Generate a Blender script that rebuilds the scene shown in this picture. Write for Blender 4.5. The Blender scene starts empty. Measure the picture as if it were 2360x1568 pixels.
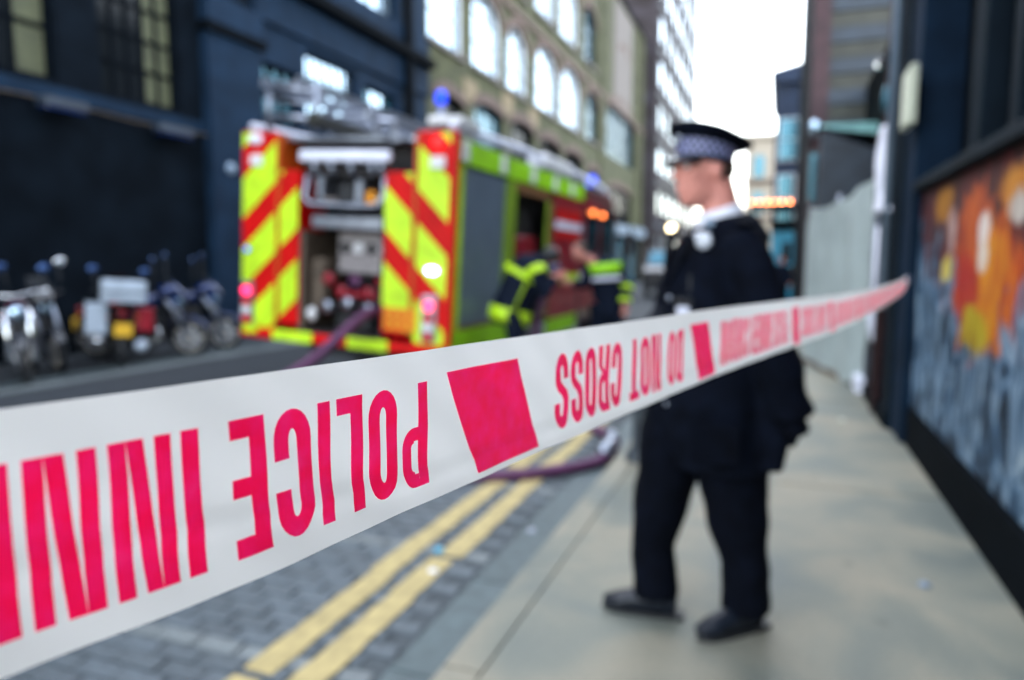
import bpy, bmesh, math, random
from mathutils import Vector, Matrix, noise
from math import sin, cos, pi, radians as R
random.seed(7)
C = bpy.context.scene.collection
SC = bpy.context.scene

# ------------------------------------------------------------------ camera, light, exposure
YAW = R(20.3)
cam_d = bpy.data.cameras.new('camera'); cam = bpy.data.objects.new('camera', cam_d); C.objects.link(cam)
cam_d.sensor_width = 36; cam_d.lens = 25.17; cam_d.clip_start = 0.02; cam_d.clip_end = 2000
cam.location = (0, 0, 1.4); cam.rotation_euler = (R(90 - 6.19), 0, YAW)
cam_d.dof.use_dof = True; cam_d.dof.focus_distance = 0.325; cam_d.dof.aperture_fstop = 4.7
SC.camera = cam
w = bpy.data.worlds.new('World'); SC.world = w; w.use_nodes = True
nt = w.node_tree; nt.nodes.clear()
sky = nt.nodes.new('ShaderNodeTexSky'); sky.sky_type = 'NISHITA'; sky.sun_disc = False
SUN_EL, SUN_AZ = R(24), R(-62)          # azimuth measured from +Y towards +X
sky.sun_elevation = SUN_EL; sky.sun_rotation = SUN_AZ; sky.air_density = 1.2; sky.dust_density = 2.5
bg = nt.nodes.new('ShaderNodeBackground'); bg.inputs[1].default_value = 0.14
wo = nt.nodes.new('ShaderNodeOutputWorld')
whs = nt.nodes.new('ShaderNodeHueSaturation'); whs.inputs['Saturation'].default_value = .42
nt.links.new(sky.outputs[0], whs.inputs['Color']); nt.links.new(whs.outputs[0], bg.inputs[0]); nt.links.new(bg.outputs[0], wo.inputs[0])
sd = bpy.data.lights.new('sun', 'SUN'); sd.energy = 2.6; sd.angle = R(0.6); sd.color = (1, .93, .82)
sun = bpy.data.objects.new('sun', sd); C.objects.link(sun)
sv = Vector((sin(SUN_AZ) * cos(SUN_EL), cos(SUN_AZ) * cos(SUN_EL), sin(SUN_EL)))
sun.rotation_euler = sv.to_track_quat('Z', 'Y').to_euler(); sun.location = (-20, 10, 30)
SC.view_settings.view_transform = 'Standard'; SC.view_settings.look = 'None'
SC.view_settings.gamma = 1; SC.view_settings.use_curve_mapping = False
SC.view_settings.exposure = 3.55
SC.render.engine = 'CYCLES'
SC.cycles.use_denoising = True
SC.cycles.max_bounces = 8

# ------------------------------------------------------------------ materials
def mat(name, col, rough=.6, metal=0, var=0, scale=5, bump=0, emit=None, es=0, alpha=1, spec=.5, rnd=0, trans=0, stretch=None, coat=0):
    m = bpy.data.materials.new(name); m.use_nodes = True
    n = m.node_tree.nodes; l = m.node_tree.links; b = n['Principled BSDF']
    b.inputs['Base Color'].default_value = (*col, 1); b.inputs['Roughness'].default_value = rough
    b.inputs['Metallic'].default_value = metal; b.inputs['Specular IOR Level'].default_value = spec
    b.inputs['Coat Weight'].default_value = coat
    if trans: b.inputs['Transmission Weight'].default_value = trans
    if emit: b.inputs['Emission Color'].default_value = (*emit, 1); b.inputs['Emission Strength'].default_value = es
    if var or bump or rnd:
        tc = n.new('ShaderNodeTexCoord'); mp = n.new('ShaderNodeMapping'); l.new(tc.outputs['Object'], mp.inputs[0])
        if stretch: mp.inputs['Scale'].default_value = stretch
        nz = n.new('ShaderNodeTexNoise'); nz.inputs['Scale'].default_value = scale; nz.inputs['Detail'].default_value = 5
        l.new(mp.outputs[0], nz.inputs['Vector'])
        hs = n.new('ShaderNodeHueSaturation'); hs.inputs['Color'].default_value = (*col, 1)
        mr = n.new('ShaderNodeMapRange'); mr.inputs[1].default_value = .3; mr.inputs[2].default_value = .7
        mr.inputs[3].default_value = 1 - var; mr.inputs[4].default_value = 1 + var
        l.new(nz.outputs[0], mr.inputs[0])
        src = mr.outputs[0]
        if rnd:
            oi = n.new('ShaderNodeObjectInfo'); mr2 = n.new('ShaderNodeMapRange')
            mr2.inputs[3].default_value = 1 - rnd; mr2.inputs[4].default_value = 1 + rnd
            l.new(oi.outputs['Random'], mr2.inputs[0])
            mm = n.new('ShaderNodeMath'); mm.operation = 'MULTIPLY'; l.new(src, mm.inputs[0]); l.new(mr2.outputs[0], mm.inputs[1]); src = mm.outputs[0]
        l.new(src, hs.inputs['Value']); l.new(hs.outputs[0], b.inputs['Base Color'])
        if bump:
            bp = n.new('ShaderNodeBump'); bp.inputs['Strength'].default_value = bump; bp.inputs['Distance'].default_value = .01
            l.new(nz.outputs[0], bp.inputs['Height']); l.new(bp.outputs[0], b.inputs['Normal'])
    return m

M = dict(
 darkwall=mat('dark_painted_brick', (.0030, .0054, .0088), .85, var=.4, scale=1.5, bump=.3, spec=.04),
 darkwall2=mat('blue_grey_paint', (.0065, .018, .038), .75, var=.3, scale=2, bump=.2, spec=.08),
 darktrim=mat('dark_trim_paint', (.0025, .0040, .0060), .8, var=.2, spec=.03),
 glass=mat('window_glass', (.50, .66, .80), .06, .85, var=.12, scale=1.3, bump=.25),
 glassdim=mat('dim_window_glass', (.008, .010, .012), .12, .0, spec=.12),
 glassmid=mat('teal_window_glass', (.05, .16, .22), .1, .5),
 creampane=mat('cream_pane', (.06, .065, .03), .7, var=.3, scale=3),  # cream colour given to some window panes
 brick=mat('stock_brick', (.054, .056, .023), .9, var=.4, scale=1.4, bump=.5),
 brickarch=mat('red_brick_arch', (.12, .08, .066), .85, var=.3, scale=6),
 render=mat('grey_render', (.15, .13, .12), .85, var=.15, scale=3),
 olive=mat('olive_board', (.030, .030, .022), .6, var=.3, scale=4, rnd=.35),
 slatgrey=mat('grey_slat', (.020, .030, .045), .55, var=.3, scale=4, rnd=.3),
 maroonpost=mat('red_brown_brick', (.045, .018, .022), .7, var=.3),
 bluebld=mat('blue_render', (.010, .026, .065), .6, var=.2, scale=2),
 palebld=mat('pale_stone', (.45, .38, .30), .8, var=.12, scale=1),
 asphalt=mat('dark_asphalt', (.016, .021, .028), .75, var=.35, scale=9, bump=.5),
 sett=mat('blue_grey_sett', (.070, .088, .102), .6, var=.3, scale=25, bump=.5, rnd=.16),
 settband=mat('pale_sett', (.135, .155, .16), .6, var=.25, scale=25, bump=.4, rnd=.15),
 mortar=mat('dark_jointing', (.055, .066, .073), .9, var=.3, scale=30),
 channel=mat('channel_stone', (.062, .088, .094), .6, var=.2, scale=12, bump=.3, rnd=.12),
 yellow=mat('worn_yellow_paint', (.40, .315, .135), .7, var=.18, scale=14, bump=.4),
 kerb=mat('granite_kerb', (.33, .33, .31), .75, var=.2, scale=30, bump=.3, rnd=.1),
 tapew=None,
 red=mat('signal_red', (.56, .0012, .0012), .5, var=.22, scale=3, spec=.2),
 crimson=mat('crimson_paint', (.26, .003, .015), .4, var=.15, coat=.2),
 maroon=mat('dark_red_paint', (.045, .002, .014), .3, var=.2, coat=.5),
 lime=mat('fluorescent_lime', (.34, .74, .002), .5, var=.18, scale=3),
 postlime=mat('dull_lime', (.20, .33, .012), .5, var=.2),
 yel=mat('fluorescent_yellow', (.52, .80, .010), .5, var=.2, scale=4),
 orange=mat('orange_strip', (.55, .085, .003), .5, var=.1),
 brown=mat('brown_trim', (.20, .09, .03), .5, var=.1),
 shutter=mat('grey_shutter', (.165, .225, .30), .4, .2, var=.1, scale=4),
 silver=mat('silver_metal', (.33, .36, .43), .32, .85, var=.15, scale=8),
 white=mat('off_white_plastic', (.72, .72, .74), .5, var=.1),
 dark=mat('black_rubber', (.012, .013, .016), .55, var=.3),
 black=mat('gloss_black', (.01, .012, .018), .2, coat=.5),
 navy=mat('navy_wool', (.0018, .0032, .0078), .9, var=.4, scale=16, bump=.3, spec=.08),
 navy2=mat('navy_trouser', (.0012, .0022, .0055), .9, var=.4, scale=16, bump=.3, spec=.08),
 ffnavy=mat('firefighter_navy', (.005, .009, .022), .85, var=.3, scale=14, bump=.3, spec=.15),
 skin=mat('skin', (.62, .25, .20), .55, var=.12, scale=9),
 hair=mat('dark_hair', (.05, .03, .02), .6, var=.4, scale=60, bump=.8),
 shirt=mat('white_shirt', (.75, .77, .86), .7),
 leather=mat('black_leather', (.006, .009, .016), .4, var=.2, scale=20, bump=.2, coat=.05, spec=.3),
 chrome=mat('chrome', (.8, .82, .86), .08, 1),
 paleblue=mat('pale_blue_white_paint', (.36, .42, .50), .35, var=.2, scale=4),
 mirrorblue=mat('dark_blue_mirror', (.03, .07, .19), .2, .6),
 alloy=mat('alloy_wheel', (.66, .62, .56), .5, .0),
 bikeblue=mat('blue_bike_paint', (.006, .022, .10), .25, .3, coat=.8),
 purple=mat('purple_hose', (.10, .028, .085), .6, var=.25, scale=12, bump=.3),
 platey=mat('yellow_plate', (.66, .38, .02), .5, var=.1),
 platea=mat('amber_plate', (.70, .25, .0), .5, var=.1),
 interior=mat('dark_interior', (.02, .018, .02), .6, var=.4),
 browngear=mat('brown_gear', (.09, .065, .045), .7, var=.4, scale=9),
 panel=mat('gauge_panel', (.26, .235, .24), .5, .2, var=.3, scale=20),
 sheet=mat('pale_sheeting', (.34, .40, .405), .55, var=.14, scale=2.2, bump=.3),
 whitesheet=mat('white_sheeting', (.80, .82, .96), .45, var=.08, scale=3),
 beige=mat('beige_sign', (.50, .53, .42), .5, var=.08),
 navywall=mat('navy_painted_wall', (.005, .014, .030), .75, var=.4, scale=3, bump=.3, spec=.06),
 frontpaint=mat('black_shopfront', (.0016, .0026, .0036), .8, var=.25, spec=.03),
 frontpaint2=mat('slate_mullion', (.005, .010, .016), .75, var=.25, spec=.06),
 shopblue=mat('turquoise_shopfront', (.04, .32, .48), .5, var=.15),
 redlamp=mat('red_lamp', (.5, .0, .0), .3, emit=(1, .02, .12), es=.55),
 redlamp2=mat('bright_red_lamp', (.5, .0, .0), .3, emit=(1, .01, .01), es=.7),
 strobe=mat('white_strobe', (.8, .8, .9), .3, emit=(.26, .34, 1), es=1.3),
 bluelamp=mat('blue_beacon_glass', (.0, .05, .6), .2, emit=(.005, .05, 1), es=.16),
 amberlamp=mat('amber_glow', (.8, .2, .02), .3, emit=(1, .24, .07), es=5),
 creamlamp=mat('cream_lamp', (.9, .8, .6), .3, emit=(1, .78, .45), es=1.2),
 teal=mat('mint_awning', (.25, .52, .50), .6, var=.15),
 peach=mat('peach_render', (.20, .15, .085), .8, var=.2, scale=3),
 bollard=mat('black_bollard_paint', (.03, .04, .05), .4, var=.2),
)

def node_mat(name):
    m = bpy.data.materials.new(name); m.use_nodes = True
    return m, m.node_tree.nodes, m.node_tree.links, m.node_tree.nodes['Principled BSDF']

def ramp(n, stops):
    r = n.new('ShaderNodeValToRGB'); e = r.color_ramp.elements
    while len(e) < len(stops): e.new(.5)
    for k, (p, c) in enumerate(stops): e[k].position = p; e[k].color = (*c, 1)
    return r

def pavement_mat():
    m, n, l, b = node_mat('concrete_pavement')
    tc = n.new('ShaderNodeTexCoord')
    a = n.new('ShaderNodeTexNoise'); a.inputs['Scale'].default_value = 1.7; a.inputs['Detail'].default_value = 8; a.inputs['Distortion'].default_value = .6
    c = n.new('ShaderNodeTexNoise'); c.inputs['Scale'].default_value = 60; c.inputs['Detail'].default_value = 3
    v = n.new('ShaderNodeTexVoronoi'); v.inputs['Scale'].default_value = 3.1
    for x in (a, c, v): l.new(tc.outputs['Object'], x.inputs['Vector'])
    r = ramp(n, [(.32, (.098, .115, .102)), (.45, (.148, .155, .125)), (.56, (.198, .190, .146)), (.70, (.245, .222, .166))]); l.new(a.outputs[0], r.inputs[0])
    r2 = ramp(n, [(.04, (.45, .45, .45)), (.11, (1, 1, 1))]); l.new(v.outputs['Distance'], r2.inputs[0])
    mx = n.new('ShaderNodeMix'); mx.data_type = 'RGBA'; mx.blend_type = 'MULTIPLY'; mx.inputs[0].default_value = .55
    l.new(r.outputs[0], mx.inputs[6]); l.new(r2.outputs[0], mx.inputs[7])
    mr = n.new('ShaderNodeMapRange'); mr.inputs[3].default_value = .72; mr.inputs[4].default_value = 1.25; l.new(c.outputs[0], mr.inputs[0])
    hs = n.new('ShaderNodeHueSaturation'); l.new(mr.outputs[0], hs.inputs['Value']); l.new(mx.outputs[2], hs.inputs['Color'])
    l.new(hs.outputs[0], b.inputs['Base Color'])
    rr = n.new('ShaderNodeMapRange'); rr.inputs[3].default_value = .42; rr.inputs[4].default_value = .85; l.new(a.outputs[0], rr.inputs[0])
    l.new(rr.outputs[0], b.inputs['Roughness'])
    bp = n.new('ShaderNodeBump'); bp.inputs['Strength'].default_value = .35; bp.inputs['Distance'].default_value = .006
    l.new(c.outputs[0], bp.inputs['Height']); l.new(bp.outputs[0], b.inputs['Normal'])
    return m
M['amber2'] = mat('amber_reflection_glow', (.8, .2, .02), .3, emit=(1, .22, .05), es=.7)  # glow that imitates amber reflections on the cab
M['pave'] = pavement_mat()

def tape_mat():
    m, n, l, b = node_mat('white_plastic_tape')
    b.inputs['Base Color'].default_value = (.93, .935, .94, 1); b.inputs['Roughness'].default_value = .34
    b.inputs['Specular IOR Level'].default_value = .35
    tr = n.new('ShaderNodeBsdfTranslucent'); tr.inputs[0].default_value = (.93, .93, .92, 1)
    mx = n.new('ShaderNodeMixShader'); mx.inputs[0].default_value = .55
    l.new(b.outputs[0], mx.inputs[1]); l.new(tr.outputs[0], mx.inputs[2])
    l.new(mx.outputs[0], n['Material Output'].inputs[0])
    tc = n.new('ShaderNodeTexCoord'); mp = n.new('ShaderNodeMapping'); mp.inputs['Scale'].default_value = (14, 14, 240)
    nz = n.new('ShaderNodeTexNoise'); nz.inputs['Scale'].default_value = 1; nz.inputs['Detail'].default_value = 3
    l.new(tc.outputs['Object'], mp.inputs[0]); l.new(mp.outputs[0], nz.inputs['Vector'])
    bp = n.new('ShaderNodeBump'); bp.inputs['Strength'].default_value = .10; bp.inputs['Distance'].default_value = .0008
    l.new(nz.outputs[0], bp.inputs['Height']); l.new(bp.outputs[0], b.inputs['Normal'])
    return m
M['tapew'] = tape_mat()

def ink_mat():
    m, n, l, b = node_mat('red_tape_ink')
    tc = n.new('ShaderNodeTexCoord'); nz = n.new('ShaderNodeTexNoise'); nz.inputs['Scale'].default_value = 90; nz.inputs['Detail'].default_value = 6
    l.new(tc.outputs['Object'], nz.inputs['Vector'])
    r = ramp(n, [(.35, (.97, .008, .10)), (.62, (.99, .016, .17)), (.80, (1, .04, .22))]); l.new(nz.outputs[0], r.inputs[0])
    l.new(r.outputs[0], b.inputs['Base Color']); b.inputs['Roughness'].default_value = .32
    b.inputs['Specular IOR Level'].default_value = .3
    tr = n.new('ShaderNodeBsdfTranslucent'); mx = n.new('ShaderNodeAddShader')
    for k, sk in ((.62, b.inputs['Base Color']), (.80, tr.inputs[0])):
        h = n.new('ShaderNodeHueSaturation'); h.inputs['Value'].default_value = k; l.new(r.outputs[0], h.inputs['Color']); l.new(h.outputs[0], sk)
    l.new(b.outputs[0], mx.inputs[0]); l.new(tr.outputs[0], mx.inputs[1]); l.new(mx.outputs[0], n['Material Output'].inputs[0])
    return m
M['ink'] = ink_mat()

def paint_mix(name, stops, sx, sy, sz, dist=2.0, rough=.5, spec=.3):
    m, n, l, b = node_mat(name)
    tc = n.new('ShaderNodeTexCoord'); mp = n.new('ShaderNodeMapping'); mp.inputs['Scale'].default_value = (sx, sy, sz)
    nz = n.new('ShaderNodeTexNoise'); nz.inputs['Scale'].default_value = 1; nz.inputs['Detail'].default_value = 5; nz.inputs['Distortion'].default_value = dist
    l.new(tc.outputs['Object'], mp.inputs[0]); l.new(mp.outputs[0], nz.inputs['Vector'])
    r = ramp(n, stops); l.new(nz.outputs[0], r.inputs[0]); l.new(r.outputs[0], b.inputs['Base Color']); b.inputs['Roughness'].default_value = rough; b.inputs['Specular IOR Level'].default_value = spec
    return m
def mural_mat():
    m, n, l, b = node_mat('painted_mural')
    tc = n.new('ShaderNodeTexCoord')
    def noise_(sc, dist, det=6):
        mp = n.new('ShaderNodeMapping'); mp.inputs['Scale'].default_value = sc; l.new(tc.outputs['Object'], mp.inputs[0])
        z = n.new('ShaderNodeTexNoise'); z.inputs['Scale'].default_value = 1; z.inputs['Detail'].default_value = det; z.inputs['Distortion'].default_value = dist
        l.new(mp.outputs[0], z.inputs['Vector']); return z.outputs[0]
    base = ramp(n, [(.33, (.003, .007, .012)), (.43, (.010, .028, .055)), (.50, (.05, .11, .19)), (.55, (.20, .29, .38)), (.60, (.02, .05, .09)), (.66, (.08, .15, .24)), (.72, (.26, .34, .40))])
    l.new(noise_((2, 4.2, 1.9), 1.3), base.inputs[0])
    wob = noise_((3, 3.5, 3.5), .8); det = noise_((5, 8, 3), 1.0)
    cur = base.outputs[0]
    # (centre along wall, height, half width, half height, softness, dark colour, light colour)
    L = [((4.2, 1.80), (2.1, .50), .25, (.010, .004, .006), (.10, .012, .016)), ((4.30, 1.30), (.66, .33), .3, (.30, .012, .004), (.50, .12, .003)),
         ((4.55, 1.62), (.34, .18), .4, (.22, .02, .01), (.42, .08, .01)), ((4.16, 1.30), (.30, .26), .5, (.40, .10, .002), (.52, .20, .004)),
         ((4.62, 1.20), (.22, .22), .5, (.26, .004, .004), (.36, .03, .01)),
         ((4.40, 1.03), (.26, .11), .5, (.25, .14, .005), (.40, .34, .01)), ((5.35, 1.76), (.26, .12), .5, (.20, .07, .01), (.42, .18, .01)),
         ((5.06, 1.62), (.11, .15), .5, (.25, .12, .10), (.40, .28, .26)), ((3.45, 1.74), (.50, .15), .5, (.34, .10, .004), (.48, .20, .02)), ((3.74, 1.64), (.15, .07), .5, (.35, .30, .26), (.50, .46, .42)),
         ((4.33, 1.56), (.09, .09), .5, (.50, .40, .34), (.62, .56, .52)), ((4.32, 1.43), (.10, .07), .5, (.50, .40, .30), (.60, .55, .48)), ((5.12, 1.35), (.14, .07), .5, (.35, .28, .02), (.50, .42, .10))]
    for (cy, cz), (hy, hz), soft, c0, c1 in L:
        sb = n.new('ShaderNodeVectorMath'); sb.operation = 'SUBTRACT'; sb.inputs[1].default_value = (0, cy+4, cz+.1); l.new(tc.outputs['Object'], sb.inputs[0])
        ml = n.new('ShaderNodeVectorMath'); ml.operation = 'MULTIPLY'; ml.inputs[1].default_value = (0, 1/hy, 1/hz); l.new(sb.outputs[0], ml.inputs[0])
        ln = n.new('ShaderNodeVectorMath'); ln.operation = 'LENGTH'; l.new(ml.outputs[0], ln.inputs[0])
        ad = n.new('ShaderNodeMath'); ad.operation = 'MULTIPLY_ADD'; ad.inputs[1].default_value = 2.2; l.new(wob, ad.inputs[0]); l.new(ln.outputs['Value'], ad.inputs[2])
        mr = n.new('ShaderNodeMapRange'); mr.inputs[1].default_value = 2.1+soft*.5; mr.inputs[2].default_value = 2.1-soft*.5; l.new(ad.outputs[0], mr.inputs[0])
        cr = ramp(n, [(.38, c0), (.62, c1)]); l.new(det, cr.inputs[0])
        mx = n.new('ShaderNodeMix'); mx.data_type = 'RGBA'; l.new(mr.outputs[0], mx.inputs[0]); l.new(cur, mx.inputs[6]); l.new(cr.outputs[0], mx.inputs[7]); cur = mx.outputs[2]
    l.new(cur, b.inputs['Base Color']); b.inputs['Roughness'].default_value = .6; b.inputs['Specular IOR Level'].default_value = .2
    return m
M['mural'] = mural_mat()
M['brickfar'] = paint_mix('far_facade', [(.35, (.035, .03, .03)), (.6, (.06, .052, .06)), (.8, (.09, .085, .11))], .6, .6, 1.2, .3, .9, .05)

def check_mat():
    m, n, l, b = node_mat('chequered_band')
    uv = n.new('ShaderNodeUVMap'); ck = n.new('ShaderNodeTexChecker'); ck.inputs['Scale'].default_value = 1
    ck.inputs['Color1'].default_value = (.26, .28, .50, 1); ck.inputs['Color2'].default_value = (.01, .012, .03, 1)
    l.new(uv.outputs[0], ck.inputs['Vector']); l.new(ck.outputs[0], b.inputs['Base Color']); b.inputs['Roughness'].default_value = .6
    return m
M['check'] = check_mat()

# ------------------------------------------------------------------ helpers
def link(name, me, parent=None, m=None, smooth=False):
    o = bpy.data.objects.new(name, me); C.objects.link(o)
    if parent: o.parent = parent
    if m is not None: me.materials.append(M[m] if isinstance(m, str) else m)
    if smooth:
        me.shade_smooth()
    return o
def tag(o, label=None, cat=None, group=None, kind=None):
    if label: o['label'] = label
    if cat: o['category'] = cat
    if group: o['group'] = group
    if kind: o['kind'] = kind
    return o
def empty(name, loc=(0, 0, 0), rz=0, parent=None):
    o = bpy.data.objects.new(name, None); C.objects.link(o); o.location = loc; o.rotation_euler = (0, 0, rz)
    o.empty_display_size = .1
    if parent: o.parent = parent
    return o
class MB:
    def __init__(s): s.v = []; s.f = []; s.T = None
    def add(s, vs, fs):
        k = len(s.v)
        s.v += [tuple(s.T @ Vector(v)) if s.T is not None else tuple(v) for v in vs]
        s.f += [tuple(i + k for i in f) for f in fs]; return s
    def box(s, x0, x1, y0, y1, z0, z1):
        return s.add([(x0,y0,z0),(x1,y0,z0),(x1,y1,z0),(x0,y1,z0),(x0,y0,z1),(x1,y0,z1),(x1,y1,z1),(x0,y1,z1)],
                     [(0,3,2,1),(4,5,6,7),(0,1,5,4),(1,2,6,5),(2,3,7,6),(3,0,4,7)])
    def quadbox(s, pts, dvec):      # prism: polygon pts extruded by dvec
        n = len(pts); d = Vector(dvec)
        return s.add([Vector(p) for p in pts] + [Vector(p) + d for p in pts],
                     [tuple(range(n))[::-1], tuple(range(n, 2*n))] + [(i, (i+1) % n, (i+1) % n + n, i + n) for i in range(n)])
    def tube(s, pts, rad, n=12, sq=None, caps=True):
        pts = [Vector(p) for p in pts]; k = len(pts)
        if not hasattr(rad, '__len__'): rad = [rad] * k
        t0 = (pts[1] - pts[0]).normalized()
        a = t0.cross(Vector((0, 0, 1)));
        if a.length < .1: a = t0.cross(Vector((0, 1, 0)))
        a.normalize(); vs = []; fs = []
        for i, p in enumerate(pts):
            t = (pts[min(i+1, k-1)] - pts[max(i-1, 0)]).normalized()
            a = (a - t * a.dot(t)).normalized(); b = t.cross(a)
            r = rad[i]; ra, rb = (r if isinstance(r, tuple) else (r, r))
            for j in range(n): an = 2*pi*j/n; vs.append(p + a*ra*cos(an) + b*rb*sin(an))
        for i in range(k-1):
            for j in range(n): fs.append((i*n+j, i*n+(j+1) % n, (i+1)*n+(j+1) % n, (i+1)*n+j))
        if caps: fs += [tuple(range(n))[::-1], tuple(range((k-1)*n, k*n))]
        return s.add(vs, fs)
    def loft(s, secs, n=24, caps=True, rot=0):   # secs: (z, cx, cy, rx, ry)
        vs = []; fs = []; k = len(secs)
        for sec in secs:
            z, cx, cy, rx, ry = sec[:5]; tx = sec[5] if len(sec) > 5 else 0; ty = sec[6] if len(sec) > 6 else 0
            for j in range(n):
                an = 2*pi*j/n; x, y = rx*cos(an), ry*sin(an)
                zz = z + tx*x + ty*y
                x, y = x*cos(rot)-y*sin(rot), x*sin(rot)+y*cos(rot)
                vs.append((cx+x, cy+y, zz))
        for i in range(k-1):
            for j in range(n): fs.append((i*n+j, i*n+(j+1) % n, (i+1)*n+(j+1) % n, (i+1)*n+j))
        if caps: fs += [tuple(range(n))[::-1], tuple(range((k-1)*n, k*n))]
        return s.add(vs, fs)
    def ell(s, c, r, n=14, m=9, rot=None):
        c = Vector(c); r = r if hasattr(r, '__len__') else (r, r, r); vs = []; fs = []
        for i in range(m+1):
            th = pi*i/m
            for j in range(n):
                ph = 2*pi*j/n; v = Vector((r[0]*sin(th)*cos(ph), r[1]*sin(th)*sin(ph), r[2]*cos(th)))
                if rot is not None: v = rot @ v
                vs.append(c+v)
        for i in range(m):
            for j in range(n): fs.append((i*n+j, (i+1)*n+j, (i+1)*n+(j+1) % n, i*n+(j+1) % n))
        return s.add(vs, fs)
    def lathe(s, c, axis, prof, n=24):           # prof: (radius, along)
        ax = Vector(axis).normalized(); a = ax.orthogonal().normalized(); b = ax.cross(a); c = Vector(c); vs = []; fs = []
        for r, h in prof:
            for j in range(n): an = 2*pi*j/n; vs.append(c + ax*h + (a*cos(an)+b*sin(an))*max(r, 1e-4))
        for i in range(len(prof)-1):
            for j in range(n): fs.append((i*n+j, i*n+(j+1) % n, (i+1)*n+(j+1) % n, (i+1)*n+j))
        return s.add(vs, fs)
    def torus(s, c, axis, R0, r0, n=28, m=10, sq=1):
        return s.lathe(c, axis, [(R0 + r0*cos(2*pi*i/m), sq*r0*sin(2*pi*i/m)) for i in range(m+1)], n)
    def mesh(s, name):
        me = bpy.data.meshes.new(name); me.from_pydata(s.v, [], s.f); me.update(); return me
    def obj(s, name, m, parent=None, smooth=False, bevel=0):
        o = link(name, s.mesh(name), parent, m, smooth)
        bm = bmesh.new(); bm.from_mesh(o.data); bmesh.ops.remove_doubles(bm, verts=bm.verts, dist=1e-5)
        bmesh.ops.recalc_face_normals(bm, faces=bm.faces)
        if bevel: bmesh.ops.bevel(bm, geom=[e for e in bm.edges], offset=bevel, segments=1, affect='EDGES', clamp_overlap=True)
        bm.to_mesh(o.data); bm.free()
        if smooth: o.data.shade_smooth()
        return o
def box(name, m, parent, x0, x1, y0, y1, z0, z1, bevel=0, T=None):
    b = MB(); b.T = T; b.box(x0, x1, y0, y1, z0, z1); return b.obj(name, m, parent, bevel=bevel)
def copy_tree(o, parent=None):
    c = o.copy(); C.objects.link(c)
    if parent: c.parent = parent
    for ch in [x for x in o.children]: copy_tree(ch, c)
    return c
def organic(mb, name, m, parent, voxel=.012, sm=6, disp=0, dscale=6):
    o = mb.obj(name, m, parent)
    par = o.parent; o.parent = None
    r = o.modifiers.new('r', 'REMESH'); r.mode = 'VOXEL'; r.voxel_size = voxel
    s_ = o.modifiers.new('s', 'SMOOTH'); s_.iterations = sm; s_.factor = .5
    dg = bpy.context.evaluated_depsgraph_get(); dg.update()
    me = bpy.data.meshes.new_from_object(o.evaluated_get(dg)); o.modifiers.clear()
    old = o.data; o.data = me; bpy.data.meshes.remove(old)
    if disp:
        for v in me.vertices:
            q = noise.noise(v.co * dscale); q2 = noise.noise(Vector((v.co.x*3, v.co.y*3, v.co.z*11)))
            v.co += v.normal * disp * (q + .7*q2)
    if not me.materials: me.materials.append(M[m])
    me.shade_smooth(); o.parent = par
    return o

# ------------------------------------------------------------------ ground
ground = box('ground', 'asphalt', None, -150, 150, -60, 300, -.6, -.135); tag(ground, kind='structure')
road = box('road', 'asphalt', None, -8.3, -1.3, -12, 140, -.134, -.12); tag(road, 'dark road paved with blue-grey setts', kind='structure')
# setts laid across the road: near ones singly
box('sett_bed', 'mortar', road, -5.85, -1.301, 1.3, 6.65, -.1195, -.113)
sett_mesh = []
for k in range(4):
    b = MB(); L, W_ = .193, .0885
    b.box(-L/2, L/2, -W_/2, W_/2, -.03, 0); me = b.mesh('sett')
    bm = bmesh.new(); bm.from_mesh(me)
    bmesh.ops.bevel(bm, geom=[e for e in bm.edges if all(v.co.z > -.01 for v in e.verts)], offset=.008, segments=1, affect='EDGES')
    for v in bm.verts: v.co += Vector((random.uniform(-.003, .003), random.uniform(-.003, .003), random.uniform(-.002, .001)))
    bm.to_mesh(me); bm.free(); me.materials.append(M['sett']); sett_mesh.append(me)
def is_band(y): return abs((y - 2.08) % 1.14) < .10
cand = []
yy = 1.55; row = 0
while yy < 6.6:
    x = -1.42 - (row % 2) * .1
    while x > -5.7:
        cand.append((x, yy)); x -= .2
    yy += .095; row += 1
def in_view(x, y):
    # rough test of whether that bit of road is seen under or over the tape
    dx, dy = x, y
    dep = dx * -sin(YAW) + dy * cos(YAW); lat = dx * cos(YAW) + dy * sin(YAW)
    if dep < .5: return False
    u = 1180 + 1650 * lat / dep; v = 605 + 1650 * 1.5 / dep * 1.02
    return -150 < u < 1300 and v < 1750 and (v > 1480 - .37 * u or v < 930)
cand.sort(key=lambda p: (not in_view(*p), p[0]**2 + p[1]**2))
stuff = MB()
for i, (x, y) in enumerate(cand):
    x += random.uniform(-.004, .004); z = -.1 + random.uniform(-.003, .003)
    if i < 300:
        o = bpy.data.objects.new('sett', sett_mesh[i % 4]); C.objects.link(o); o.parent = road
        o.location = (x, y, z); o.rotation_euler = (random.uniform(-.012, .012), random.uniform(-.012, .012), random.uniform(-.02, .02))
        if is_band(y): o.material_slots[0].link = 'OBJECT'; o.material_slots[0].material = M['settband']
    else:
        stuff.box(x-.093, x+.093, y-.041, y+.041, -.1128, z)
o = stuff.obj('sett_paving', 'sett', road); o['kind'] = 'stuff'
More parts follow.
